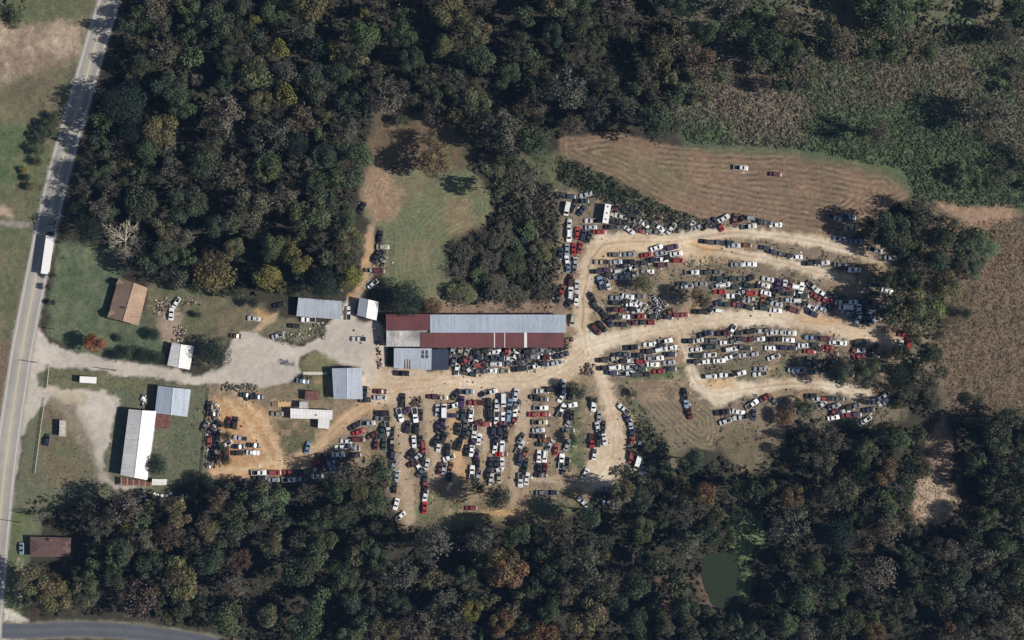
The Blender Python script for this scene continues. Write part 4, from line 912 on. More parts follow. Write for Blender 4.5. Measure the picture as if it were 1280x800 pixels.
# ================================================================ TREES
R_ = np.random.default_rng(42)
def leaf_quads(cen, nrm, size, rg, jit=.55):
    n = len(cen); nn = nrm+rg.normal(0, jit, (n, 3)); nn /= np.linalg.norm(nn, axis=1)[:, None]+1e-9
    a = np.cross(nn, rg.normal(0, 1, (n, 3))); a /= np.linalg.norm(a, axis=1)[:, None]+1e-9
    b = np.cross(nn, a); s = (size*rg.uniform(.6, 1.35, n))[:, None]; s2 = s*rg.uniform(.5, .9, (n, 1))
    V = np.stack([cen-a*s, cen-b*s2, cen+a*s, cen+b*s2], 1).reshape(-1, 3)
    return V, np.arange(4*n).reshape(n, 4)
def tubes(segs, k=3):
    """segs (n,8): p0 p1 r0 r1 -> verts, quads"""
    V = []; F = []; o = 0
    for p0, p1, r0, r1 in segs:
        d = p1-p0; L = np.linalg.norm(d)+1e-9; d = d/L
        u = np.cross(d, (0, 0, 1) if abs(d[2]) < .9 else (1, 0, 0)); u /= np.linalg.norm(u); w = np.cross(d, u)
        for p, r in ((p0, r0), (p1, r1)):
            for i in range(k):
                t = 2*math.pi*i/k; V.append(p+(u*math.cos(t)+w*math.sin(t))*r)
        for i in range(k): j = (i+1) % k; F.append((o+i, o+j, o+k+j, o+k+i))
        o += 2*k
    return np.array(V), np.array(F)
def branches(rg, n1=9, n2=5, n3=3, up=.5, r=.035):
    segs = []; tips = []
    top = np.array([0, 0, .75])
    for i in range(n1):
        a = i*2*math.pi/n1+rg.uniform(-.3, .3); z0 = rg.uniform(.3, .8); p = np.array([0, 0, z0]); L = rg.uniform(.5, .7)
        d = np.array([math.cos(a), math.sin(a), up+rg.uniform(-.1, .6)]); d /= np.linalg.norm(d); q = p+d*L
        segs.append((p, q, r, r*.5))
        for j in range(n2):
            t = rg.uniform(.35, 1); s = p+(q-p)*t; d2 = d+rg.normal(0, .55, 3); d2 /= np.linalg.norm(d2); e = s+d2*rg.uniform(.25, .45)
            segs.append((s, e, r*.45, r*.2))
            for k in range(n3):
                t2 = rg.uniform(.3, 1); s2 = s+(e-s)*t2; d3 = d2+rg.normal(0, .7, 3); d3 /= np.linalg.norm(d3); e2 = s2+d3*rg.uniform(.12, .26)
                segs.append((s2, e2, r*.22, r*.1)); tips.append(e2)
            tips.append(e)
    return segs, np.array(tips)
def crown(kind, seed, n=1000):
    """unit-radius crown, z about 0.25..1.5 ; returns V,F(quads),C (multipliers), isbark"""
    rg = np.random.default_rng(seed)
    if kind == 'bare':
        segs, tips = branches(rg, 11, 9, 7, .45, .03); V, F = tubes(segs); C = np.ones((len(V), 3))*rg.uniform(.8, 1.15, (len(V), 1)); return V, F, C
    if kind == 'half':
        segs, tips = branches(rg, 9, 6, 4, .45, .03); Vb, Fb = tubes(segs)
        m = int(n*.75); c = tips[rg.integers(0, len(tips), m)]+rg.normal(0, .085, (m, 3)); nr = c-np.array([0, 0, .6]); nr /= np.linalg.norm(nr, axis=1)[:, None]; nr[:, 2] += .5
        V, F = leaf_quads(c, nr, .042, rg, .8); C = np.repeat(rg.uniform(.55, 1.4, (m, 1)), 4, 0)*np.ones((1, 3))
        Cb = np.ones((len(Vb), 3))*1.1
        return np.vstack([Vb, V]), np.vstack([Fb, F+len(Vb)]), np.vstack([Cb, C])
    nl = 16 if kind == 'ever' else rg.integers(9, 16); cs = []; rs = []
    for i in range(nl):
        a = rg.uniform(0, 2*math.pi); rr = math.sqrt(rg.uniform(0, 1))*.68
        if kind == 'ever': a = i*2.4; rr = .68*math.sqrt((i+.3)/nl)
        z = .55+.55*math.sqrt(max(0, 1-rr*rr/.62))*rg.uniform(.75, 1.15)
        cs.append((rr*math.cos(a), rr*math.sin(a), z)); rs.append(rg.uniform(.24, .44) if kind != 'ever' else rg.uniform(.34, .5))
    cs = np.array(cs); rs = np.array(rs); w = rs**2/np.sum(rs**2); li = rg.choice(nl, n, p=w)
    d = rg.normal(0, 1, (n, 3)); d[:, 2] = np.abs(d[:, 2])*1.0-.25; d /= np.linalg.norm(d, axis=1)[:, None]
    sh = rg.uniform(.72, 1.06, n); c = cs[li]+d*(rs[li]*sh)[:, None]
    V, F = leaf_quads(c, d+np.array([0, 0, .25]), (.058 if kind != 'ever' else .055)*(1250/n)**.35, rg, .5)
    lb = rg.uniform(.72, 1.28, nl); hue = rg.normal(0, .07, (nl, 3))
    C = (lb[li][:, None]*(1+hue[li]))*rg.uniform(.7, 1.35, (n, 1)); C = np.repeat(C, 4, 0)
    return V, F, C
LOOK = {  # kind: (form, colour, words)
 'd': ('leaf', (70, 79, 60), 'dark green leafy'), 'g': ('leaf', (82, 92, 66), 'mid green leafy'),
 'o': ('leaf', (98, 96, 70), 'olive green'), 'y': ('leaf', (112, 108, 60), 'yellowish'),
 'h': ('half', (98, 95, 82), 'grey-brown thinning'), 'b': ('bare', (150, 144, 134), 'leafless grey'),
 'r': ('leaf', (108, 90, 64), 'orange-brown'), 'k': ('leaf', (110, 96, 64), 'olive-brown'), 'm': ('leaf', (146, 84, 58), 'bright orange'),
 'e': ('ever', (44, 56, 46), 'dark evergreen'), 'p': ('half', (98, 86, 74), 'reddish-brown thinning'),
}
FORMS = {}
for fm, cnt in (('leaf', 7), ('half', 5), ('bare', 4), ('ever', 3)):
    FORMS[fm] = []
    for i in range(cnt):
        V, F, C = crown(fm, 100+i*7+len(fm), {'half': 2000, 'ever': 4600, 'leaf': 3000, 'bare': 1}[fm])
        FORMS[fm].append((V, F, C, np_mesh('crown', V, F, [MAT['leaf'] if fm != 'bare' else MAT['bark']], C)))
LITE = {}
for fm, cnt in (('leaf', 8), ('half', 6), ('bare', 2), ('ever', 3)): LITE[fm] = [crown(fm, 900+i*13+len(fm), 620) for i in range(cnt)]
tseg = [(np.array([0,0,-.1]), np.array([0,0,.45]), .05, .04), (np.array([0,0,.45]), np.array([.03,.02,.95]), .04, .015)]
for i in range(6):
    a = i*1.05; tseg.append((np.array([0,0,.35+.06*i]), np.array([.5*math.cos(a), .5*math.sin(a), .75+.04*i]), .022, .008))
TV, TF = tubes(tseg, 7); TRUNK = np_mesh('trunk', TV, TF, [MAT['bark']], np.ones((len(TV), 3)))

FOREST = [
 ([(128,-70),(170,-70),(860,-70),(855,60),(845,100),(850,165),(800,168),(700,168),(655,195),(690,240),(700,300),(697,372),(560,376),(556,305),(612,288),(620,240),(602,195),(575,150),(530,135),(470,138),(452,200),(438,260),(450,330),(430,362),(300,368),(255,365),(205,350),(165,335),(130,295),(98,285),(95,250),(105,205),(118,140),(140,80),(150,20)], 1.0),
 ([(855,-70),(1380,-70),(1380,40),(1250,50),(1190,60),(1120,75),(1010,60),(960,50),(900,45)], .6),
 ([(860,60),(1380,40),(1380,260),(1150,240),(1010,180),(870,170)], .06),
 ([(1020,60),(1250,40),(1245,160),(1180,175),(1090,165),(1060,110)], .22),
 ([(945,50),(1020,60),(1010,110),(955,115)], .8), ([(845,40),(900,40),(890,75),(850,80)], .8),
 ([(1080,255),(1150,250),(1200,285),(1245,292),(1232,330),(1195,345),(1180,420),(1172,500),(1150,525),(1110,505),(1105,480),(1135,440),(1140,400),(1130,345),(1105,312)], 1.0),
 ([(35,625),(100,612),(150,632),(215,622),(262,604),(400,606),(430,572),(482,575),(490,652),(560,668),(640,662),(720,640),(752,612),(800,608),(840,595),(862,568),(905,572),(945,592),(972,562),(982,532),(1005,522),(1100,528),(1150,540),(1150,600),(1128,640),(1160,672),(1198,645),(1192,540),(1215,525),(1380,520),(1380,880),(300,880),(275,790),(210,772),(120,766),(42,770),(30,745),(40,706),(95,700),(100,668),(60,660),(35,640)], 1.0),
 ([(560,230),(700,235),(700,375),(560,380),(550,310),(612,288)], .9),
 ([(-80,-60),(45,-60),(30,25),(-80,40)], .8),
]
THICK = [(575,180),(700,230),(702,380),(548,380),(550,298),(622,285),(624,240),(600,195)]
HOLES = [[(918,640),(958,645),(962,700),(950,772),(925,770),(925,700)], [(780,474),(872,474),(905,510),(960,500),(975,520),(968,560),(940,580),(905,560),(862,560),(812,520)], [(880,690),(918,690),(924,755),(900,765),(880,750)], [(915,635),(952,640),(955,690),(942,760),(925,750),(920,700)], [(1138,612),(1180,598),(1208,602),(1214,640),(1190,668),(1145,668)], [(22,655),(104,655),(108,706),(22,706)], [(470,165),(545,160),(560,215),(462,215)], [(1165,535),(1200,535),(1205,605),(1160,605)]]
def inpoly(x, y, p):
    c = False; n = len(p); j = n-1
    for i in range(n):
        if (p[i][1] > y) != (p[j][1] > y) and x < (p[j][0]-p[i][0])*(y-p[i][1])/(p[j][1]-p[i][1])+p[i][0]: c = not c
        j = i
    return c
HAND = [ # px py radius kind height label
 (155,301,33,'b',14,'huge leafless grey tree spreading over the lawn above the tan house'),
 (274,345,33,'k',14,'very large olive-brown tree at the bottom edge of the wood right of the house'),
 (119,431,15.5,'m',11,'bright orange maple on the lawn beside the gravel driveway'),
 (268,440,21,'e',10,'large round dark evergreen between white shed and gravel yard'),
 (195,581,15,'e',7,'round dark evergreen against the right side of the long white barn'),
 (507,374,25,'e',11,'big dark oak overhanging the upper left end of the long red shed'),
 (540,380,13,'r',7,'rusty brown small tree above the joint of red and blue-grey roofs'),
 (1118,283,28,'d',21,'tall dark green tree at the right end of the mown field'),
 (1152,300,20,'o',12,'olive tree right of the tall dark tree by the mown field'),
 (1085,467,20,'g',13,'round light green tree at the end of the lower east track'),
 (1122,468,17,'e',14,'dark tree close behind the round light green tree'),
 (1105,350,12,'h',15,'thinning grey tree at the far end of the two upper tracks'),
 (1150,392,31,'o',24,'large olive tree casting the long shadow over the eastern cars'),
 (1138,354,19,'d',19,'dark leafy tree above the large olive tree east of the lots'),
 (597,130,26,'o',14,'tall olive tree above the mown meadow with deep shadow left of it'),
 (545,201,23,'r',19,'orange-brown tree at the top right of the mown meadow'),
 (536,172,12,'h',14,'small thinning tree on the bare patch above the meadow'),
 (503,152,11,'g',6,'small green tree in the clearing above the meadow'),
 (806,352,17,'o',8,'spreading olive tree among the cars of the upper block'),
 (878,372,15,'o',14,'olive tree between the upper block and the eastern block'),
 (722,487,13,'d',9,'dark tree over the cars at the top of the southeast track'),
 (716,548,9,'g',6,'small green tree between the central lot and the southeast track'),
 (1054,468,20,'d',16,'dark tree left of the round light green tree'),
 (474,592,25,'d',21,'dark green tree over the left edge of the central lot'),
 (470,632,22,'g',15,'green tree below the dark tree left of the central lot'),
 (622,622,19,'e',21,'dark green tree right of the deep shadow below the fourth car column'),
 (565,610,10,'b',8,'small leafless tree below the third car column'),
 (60,160,14,'d',6,'dark shrubby tree leaning over the highway ditch at upper left'),
 (48,185,11,'g',6,'green shrubby tree beside the highway at upper left'),
 (66,143,8,'d',5,'small dark tree nearest the highway ditch at upper left'),
 (50,170,10,'d',5,'dark shrub in the middle of the roadside clump at upper left'),
 (46,200,8,'d',4.5,'dark shrub at the lower end of the roadside clump at upper left'),
 (70,155,6,'g',3.5,'green shrub nearest the road in the upper-left roadside clump'),
 (33,222,6,'e',3,'small dark shrub between the roadside clump and the side lane'),
 (38,232,8,'o',4,'small olive tree above the side lane left of the highway'),
 (30,212,6,'y',3,'little yellow shrub left of the highway above the lane'),
 (196,447,10,'e',4.5,'dark shrub left of the small white shed by the driveway'),
 (178,444,12,'e',4.6,'dark shrub in the middle of the driveway hedge'),
 (161,441,11,'d',4.4,'dark shrub right after the orange maple in the driveway hedge'),
 (145,444,9,'e',4.2,'dark shrub touching the orange maple on the driveway side'),
 (150,421,7,'d',3,'small round shrub alone on the lawn right of the maple'),
 (192,418,9,'e',5,'dark small tree on the lawn below the tan house'),
 (317,379,8,'e',7,'dark small tree right of the orange-brown giant tree'),
 (248,392,6,'g',4,'small green tree on the lawn right of the parked white sedan'),
 (282,531,6,'e',5,'topmost dark shrub left of the orange dirt lot'),
 (283,545,7,'e',5,'second dark shrub from the top left of the orange dirt lot'),
 (280,560,7,'d',5,'third dark shrub from the top left of the orange dirt lot'),
 (281,575,8,'e',6,'lowest dark shrub left of the orange dirt lot'),
 (258,603,13,'e',8,'dark tree at the lower end of the lawn fence'),
 (245,618,12,'d',8,'dark green tree below the barn lawn'),
 (366,455,6,'b',5,'small leafless tree at the corner of the office grass'),
 (384,472,5,'h',4,'small thinning shrub by the concrete path of the office'),
 (60,360,5,'d',5,'slim dark tree on the highway verge left of the lawn'),
 (66,345,5,'d',6,'slim dark tree on the highway verge just above its neighbour'),
 (66,378,4,'e',4,'lowest slim dark tree on the highway verge'),
 (1222,500,9,'d',6,'round dark tree alone at the bottom of the brown brush'),
 (1207,392,8,'e',5,'round dark bush alone in the brown brush at right'),
 (1170,500,13,'h',8,'grey thinning tree at the lower left of the brown brush'),
 (1135,500,15,'h',10,'large grey thinning tree right of the lowest east cars'),
 (1228,310,22,'g',6,'spreading green tree in the brush at the far right'),
 (1215,335,16,'d',6,'dark green spreading tree below the far-right green one'),
 (805,695,12,'g',11,'round mid green tree alone in a dark gap left of the pond'),
 (985,520,14,'r',7,'orange-brown tree below the fork pad cars'),
 (1006,510,14,'d',8,'dark green tree below the lower east track'),
 (792,492,6,'o',4,'small olive bush on the left edge of the mown patch'),
 (835,590,13,'g',6,'green tree below the mown patch'),
 (812,560,9,'o',5,'olive tree on the brush strip right of the southeast track'),
 (818,585,9,'d',5,'dark tree on the brush strip right of the southeast track'),
 (1170,328,18,'d',14,'dark tree between the olive tree and the far-right green tree'),
 (1163,446,20,'d',17,'dark leafy tree right of the red and white cars at the track end'),
 (1126,440,12,'d',15,'narrow dark tree touching the cars at the far track end'),
 (1160,480,17,'h',12,'grey thinning tree below the dark trees at the track end'),
 (598,606,11,'d',13,'small dark tree in the pool of shadow below the fourth car column'),
 (1120,386,23,'d',22,'tall dark tree left of the large olive tree at the shaded row end'),
 (1112,348,14,'d',18,'dark tree where the second upper track ends in shade'),
 (1084,282,13,'d',15,'dark tree left of the tall dark tree by the mown field'),
 (802,628,18,'d',18,'dark tree right of the shaded cars at the foot of the southeast track'),
 (745,500,5,'d',3,'small dark bush left of the southeast track bend'),
]
TREES = []  # px py r kind H label
OPEN = HOLES+[FIELD_E, FIELD_N, [(262,480),(480,478),(560,470),(775,470),(770,600),(735,622),(660,640),(560,645),(495,655),(488,570),(430,575),(400,600),(262,600)], [(690,235),(780,245),(1040,296),(1120,330),(1110,430),(1060,500),(900,540),(780,500),(695,400)], [(75,305),(120,320),(150,345),(186,358),(330,385),(370,372),(440,380),(440,480),(260,600),(60,625),(40,640),(60,420)], [(25,770),(130,772),(260,788),(320,810),(0,810)], [(482,390),(710,390),(710,470),(482,470)], [(890,500),(985,495),(1110,500),(1105,528),(1000,535),(985,560),(970,596),(900,590)], [(a+27, b) for a, b in ROAD[1:]]+[(a-27, b) for a, b in ROAD[1:]][::-1]]
OPN = [np.array(p, float) for p in OPEN]
def open_dist(x, y):
    b = -1e9
    for p in OPN:
        q = np.roll(p, -1, 0); e = q-p; t = np.clip(((x-p[:, 0])*e[:, 0]+(y-p[:, 1])*e[:, 1])/((e**2).sum(1)+1e-9), 0, 1)
        d = math.sqrt(((x-p[:, 0]-t*e[:, 0])**2+(y-p[:, 1]-t*e[:, 1])**2).min()); b = max(b, d if inpoly(x, y, p) else -d)
    return b
def tooclose(x, y, r, lst, f):
    for t in lst:
        if (x-t[0])**2+(y-t[1])**2 < (f*(r+t[2]))**2: return True
    return False
for t in HAND: TREES.append(t)
rt = random.Random(11)
mixN = fbm(np.array([[0.]]), np.array([[0.]]), 90, 5)
def pick_kind(x, y):
    n = float(fbm(np.array([x]), np.array([y]), 130, 301, 3)[0]); q = rt.random()
    if y < 180 and x > 640 or (x > 850 and y < 260): mix = 'hhhhddgohoddg' if x < 860 else 'hhgdoohgdgddp'
    elif y < 380 and x < 460: mix = 'ddddgggeohhddgb' if x < 300 else 'dddgohhoedyhdgb'
    elif y < 380: mix = 'hhdgoohdhhdo'
    elif x > 1060 and y < 520: mix = 'oohdgohd'
    elif x < 330: mix = 'ddghhhopgdyb'
    elif x < 700: mix = 'dddhhooyghdoogogddr' if y > 700 else 'ddghhoodghd'
    elif x < 960: mix = 'ddgohhodgpdgor'
    else: mix = 'ddggehhdogdggrb'
    if n > .58: mix += 'hhhh'
    if n < .42: mix += 'dddg'
    return mix[int(q*len(mix))]
grid = {}
def near_ok(x, y, r, f):
    cx, cy = int(x//50), int(y//50)
    for i in range(cx-1, cx+2):
        for j in range(cy-1, cy+2):
            for t in grid.get((i, j), ()):
                if (x-t[0])**2+(y-t[1])**2 < (f*(r+t[2]))**2: return False
    return True
def gadd(t): grid.setdefault((int(t[0]//50), int(t[1]//50)), []).append(t)
for t in TREES: gadd(t)
AUTO = []
def clumpn(x, y): return float(fbm(np.array([x]), np.array([y]), 55, 555, 2)[0])
def gapn(x, y): return float(fbm(np.array([x]), np.array([y]), 48, 777, 2)[0])
for rmin, rmax, tries, f in ((23, 30, 500, .78), (16, 22, 3500, .72), (11.5, 16, 8000, .68), (8, 12, 14000, .68), (5.5, 8, 9000, .74)):
    for _ in range(tries):
        x = rt.uniform(-70, 1350); y = rt.uniform(-60, 860); r = rt.uniform(rmin, rmax)
        if not any(inpoly(x, y, p) and (dn >= 1 or clumpn(x, y) < (.30+.37*dn)) for p, dn in FOREST): continue
        if any(inpoly(x, y, h) for h in HOLES): continue
        big = (x > 860 and 60 < y < 262) and not (1020 < x < 1250 and y < 165) and not (x < 1020 and y < 115)
        if rmax < 17 and gapn(x, y) < .43: continue
        if big and r > 12: continue
        if near_ok(x, y, r, f) and open_dist(x, y) < -.72*r:
            H = (9.0+r*.5)*rt.uniform(.8, 1.15)*(.6 if big else 1)*(.3 if inpoly(x, y, THICK) else 1)
            kd = pick_kind(x, y)
            if kd == 'b' and (r > 13 or rt.random() < .4): kd = 'h'
            t = (x, y, r, kd, H, None); AUTO.append(t); gadd(t)
print('AUTO', len(AUTO))
vis = [t for t in AUTO if -6 < t[0] < 1286 and -6 < t[1] < 806]; vis.sort(key=lambda t: -t[2])
NIND = 300-len(HAND)
IND = vis[:NIND]; ids = set(map(id, IND)); REST = [t for t in AUTO if id(t) not in ids]
PATCH = [(lambda x, y: x < 260 and y < 130, 'in the wood beside the highway top'),
 (lambda x, y: x < 260 and y < 245, 'in the highway wood above the semi-trailer'),
 (lambda x, y: x < 300 and y < 380, 'in the wood just above the tan house'),
 (lambda x, y: x < 380 and y < 110, 'in the top wood left of centre'),
 (lambda x, y: x < 500 and y < 110, 'in the top wood above the clearing'),
 (lambda x, y: x < 380 and y < 380, 'in the wood above the pale workshop'),
 (lambda x, y: x < 480 and y < 380, 'in the wood left of the meadow'),
 (lambda x, y: x < 660 and y < 90, 'in the top wood at the centre'),
 (lambda x, y: x < 700 and y < 225, 'in the wood right of the meadow top'),
 (lambda x, y: x < 720 and y < 390, 'in the thicket above the long shed'),
 (lambda x, y: x < 870 and y < 90, 'in the top wood right of centre'),
 (lambda x, y: x < 870 and y < 250, 'in the wood along the mown field edge'),
 (lambda x, y: x < 1080 and y < 75, 'in the top wood of the upper right'),
 (lambda x, y: y < 75, 'in the top right corner wood'),
 (lambda x, y: y < 265, 'in the green brush right of the field'),
 (lambda x, y: y < 530 and x > 1000, 'in the clump east of the car lots'),
 (lambda x, y: x < 160 and y < 720, 'in the wood behind the brown-roofed house'),
 (lambda x, y: x < 200, 'in the wood at lower left'),
 (lambda x, y: x < 350 and y < 700, 'in the wood below the barn lawn'),
 (lambda x, y: x < 350, 'in the wood above the side road'),
 (lambda x, y: x < 500 and y < 700, 'in the wood below the dirt loop'),
 (lambda x, y: x < 500, 'in the bottom wood left of centre'),
 (lambda x, y: x < 650 and y < 730, 'in the wood below the central lot'),
 (lambda x, y: x < 650, 'at the bottom edge near the centre'),
 (lambda x, y: x < 800 and y < 700, 'in the wood below the southeast track'),
 (lambda x, y: x < 800, 'in the bottom wood left of the pond'),
 (lambda x, y: x < 960 and y < 680, 'in the wood above the pond'),
 (lambda x, y: x < 960, 'around the pond'),
 (lambda x, y: x < 1060 and y < 680, 'in the wood below the lower track'),
 (lambda x, y: x < 1060, 'in the bottom wood right of the pond'),
 (lambda x, y: x < 1160 and y < 690, 'in the wood left of the bare clearing'),
 (lambda x, y: x < 1160, 'in the bottom wood below the clearing'),
 (lambda x, y: y < 660, 'in the wood right of the bare clearing'),
 (lambda x, y: True, 'in the bottom right corner wood')]
ORD2 = ORD[1:]+['eighteenth', 'nineteenth', 'twentieth']
bk = {}
for t in IND:
    ph = next(p for c, p in PATCH if c(t[0], t[1])); bk.setdefault((ph, t[3]), []).append(t)
LAB = {}
for (ph, k), l in bk.items():
    l.sort(key=lambda t: t[0]); w = LOOK[k][2]
    for i, t in enumerate(l):
        s = f"the only large {w} tree {ph}" if len(l) == 1 else f"{ORD2[i]} {w} tree from the left {ph}"
        if len(s.split()) > 16: print('LONG', s)
        LAB[id(t)] = ' '.join(s.split()[:16])
BARKC = {'b': (150, 144, 134), 'h': (104, 99, 90)}
def place_tree(t, label, group):
    px, py, r, k, H, _ = t; form, c, w = LOOK[k]
    R = r*M; hz = H/1.45
    X, Y = P(px, py, H*.7); z = ground_z(px, py)
    pf = FORMS[form][rt.randrange(len(FORMS[form]))]
    root = empty('tree' if r > 8 or H > 4 else 'shrub', (X, Y, z), rt.uniform(0, 6.28), label, 'tree' if H > 4 else 'shrub', group)
    tr = link('trunk', TRUNK, root); tr.scale = (R*.8, R*.8, hz); tr.color = (*lin(BARKC.get(k, (92, 82, 72))), 1)
    cr = link('branches' if k == 'b' else 'crown', pf[3], root); cr.scale = (R, R, hz)
    f = rt.uniform(.95, 1.25); cr.color = (*(np.array(lin(c))*f*np.array([rt.uniform(.9, 1.12), 1, rt.uniform(.88, 1.12)])), 1)
for t in HAND: place_tree(t, t[5], None)
for t in IND: place_tree(t, LAB[id(t)], 'trees of the surrounding woods')
# the remaining trees of the woods, past the limit: one object
VA = []; FA = []; CA = []; off = 0
for t in REST:
    px, py, r, k, H, _ = t; form, c, w = LOOK[k]; R = r*M; hz = H/1.45
    V, F, C = LITE[form][rt.randrange(len(LITE[form]))]
    inside = -10 < px < 1290 and -10 < py < 810
    frac = (1.0 if r > 8 else .7) if inside else .5
    sel = R_.random(len(F)) < frac; F = F[sel]; u, inv = np.unique(F, return_inverse=True); V = V[u]; C = C[u]; F = inv.reshape(-1, 4)
    a = rt.uniform(0, 6.28); ca, sa = math.cos(a), math.sin(a); X, Y = P(px, py, 0); z = ground_z(px, py)
    Vt = np.stack([X+(V[:, 0]*ca-V[:, 1]*sa)*R, Y+(V[:, 0]*sa+V[:, 1]*ca)*R, z+V[:, 2]*hz], -1)
    VA.append(Vt); FA.append(F+off); off += len(V); CA.append(C*np.array(lin(c))*rt.uniform(.92, 1.28))
    tv = TV[:14]; FA.append(TF[:7]+off); off += 14
    VA.append(np.stack([X+tv[:, 0]*R*.8, Y+tv[:, 1]*R*.8, z+tv[:, 2]*hz], -1)); CA.append(np.tile(lin((92, 82, 72)), (14, 1)))
o = link('woodland', np_mesh('woodland', np.vstack(VA), np.vstack(FA), [MAT['leaf']], np.vstack(CA)))
tag(o, 'smaller trees filling the woods between the big crowns', 'woodland', kind='stuff'); NW = sum(len(f) for f in FA)

# ---------------------------------------------------------------- ground vegetation
def colour_at(px, py):
    i = np.clip(np.searchsorted(ax_, px), 0, len(ax_)-1); j = np.clip(np.searchsorted(ay_, py), 0, len(ay_)-1)
    return GC[j, i], GZ[j, i], np.maximum(GM['dirt'][j, i], GM['gravel'][j, i])
def scatter(name, label, polys, dens, size, hgt, nq, tint=(1, 1, 1), var=.4, clump=True, avoid=True, seed=1):
    rg = np.random.default_rng(seed); PX = []; PY = []
    for p in polys:
        a = np.array(p, float); x0, y0 = a.min(0); x1, y1 = a.max(0); n = int((x1-x0)*(y1-y0)*dens)
        x = rg.uniform(x0, x1, n); y = rg.uniform(y0, y1, n)
        k = sd_poly(x, y, p) > 0
        if clump: k &= (fbm(x, y, 14, seed+5, 3)+rg.normal(0, .06, n)) > .47
        PX.append(x[k]); PY.append(y[k])
    x = np.concatenate(PX); y = np.concatenate(PY); c, z, dd = colour_at(x, y); c = c*.72+c.mean(-1, keepdims=True)*.28
    if avoid: 
        ok = (dd < -1.5) & (sd_poly(x, y, POND) < -3) & (sd_poly(x, y, FIELD_S) < 0) & (sd_poly(x, y, FIELD_N) < 0) & (sd_poly(x, y, FIELD_E) < 0) & (sd_line(x, y, [(a, b, 15) for a, b in ROAD]) < 0); x, y, c, z = x[ok], y[ok], c[ok], z[ok]
    n = len(x); s = size*rg.uniform(.5, 1.4, n); h = hgt*rg.uniform(.4, 1.3, n)
    X = (x-640)*M; Y = (400-y)*M
    d = rg.normal(0, 1, (n, nq, 3)); d[..., 2] = np.abs(d[..., 2]); d /= np.linalg.norm(d, axis=2)[..., None]
    cen = np.stack([X, Y, z], -1)[:, None, :]+d*np.stack([s, s, h], -1)[:, None, :]
    V, F = leaf_quads(cen.reshape(-1, 3), d.reshape(-1, 3), np.repeat(s*.55, nq), rg, .5)
    hue = 1+rg.normal(0, .08, (n, 3)); cb = c*np.array(tint)*hue*rg.uniform(1-var, 1+var, (n, 1))
    C = np.repeat(np.repeat(cb, nq, 0)*rg.uniform(.75, 1.3, (n*nq, 1)), 4, 0)
    o = link(name, np_mesh(name, V, F, [MAT['leaf']], np.clip(C, .004, .5))); tag(o, label, kind='stuff')
    print(name, n, len(F)*2)
scatter('green_brush', 'tangled green brush covering the upper right', [[(835,60),(1330,20),(1330,262),(1180,256),(1142,248),(1130,212),(1000,186),(862,178),(840,150)]], .2, .55, .75, 6, (1.25,1.25,1.12), .35, clump=False, seed=3)
scatter('brown_brush', 'low brown brush and weeds at the right edge', [[(1165,280),(1330,268),(1330,525),(1190,520),(1172,440),(1195,340)], [(1140,540),(1195,530),(1195,660),(1130,660)]], .32, .34, .26, 4, (1.35,1.26,1.12), .25, clump=False, seed=5)
scatter('verge_brush', 'scrubby weeds between the tracks and car rows', [[(690,225),(780,232),(900,268),(1040,296),(1150,330),(1165,450),(1120,535),(1000,545),(900,560),(790,610),(775,500),(740,470),(870,450),(690,380)], [(545,370),(715,372),(712,392),(545,394)], [(775,480),(800,500),(850,560),(850,610),(800,610)], [(560,225),(700,240),(700,380),(560,380)], [(640,185),(705,188),(740,212),(800,240),(860,262),(800,270),(740,240),(690,235)]], .055, .5, .7, 5, (1.0,1.05,.95), .45, seed=8)
scatter('lot_weeds', 'weeds growing between junk cars in the central lot', [[(262,480),(480,490),(720,480),(735,500),(735,640),(560,665),(490,660),(470,590),(262,610)], [(60,130),(80,150),(55,250),(25,250)], [(68,300),(85,300),(70,420),(52,415)], [(60,460),(255,480),(252,610),(60,640)]], .06, .3, .28, 4, (1.05,1.12,.95), .4, seed=9)
scatter('forest_undergrowth', 'dark undergrowth on the floor of the woods', [p for p, d in FOREST if d > .5], .02, 1.3, 1.6, 5, (.8,.95,.75), .5, clump=False, seed=12)
scatter('verge_thicket', 'dense grey-green thicket between the mown field and the upper track', [[(765,240),(800,238),(850,258),(930,274),(925,284),(870,285),(830,294),(790,285),(770,262)], [(655,235),(692,232),(697,300),(694,372),(670,375),(655,300)], [(700,195),(745,212),(790,238),(780,262),(740,245),(700,225)], [(775,590),(800,520),(830,545),(845,600),(790,610)]], .13, .7, 1.9, 6, (.85,.95,.9), .5, clump=False, seed=21)
scatter('field_stubble', 'dry clumps of cut grass on the mown fields', [FIELD_E, FIELD_N, FIELD_S], .14, .2, .1, 2, (1.15,1.08,1.0), .45, avoid=False, seed=15)

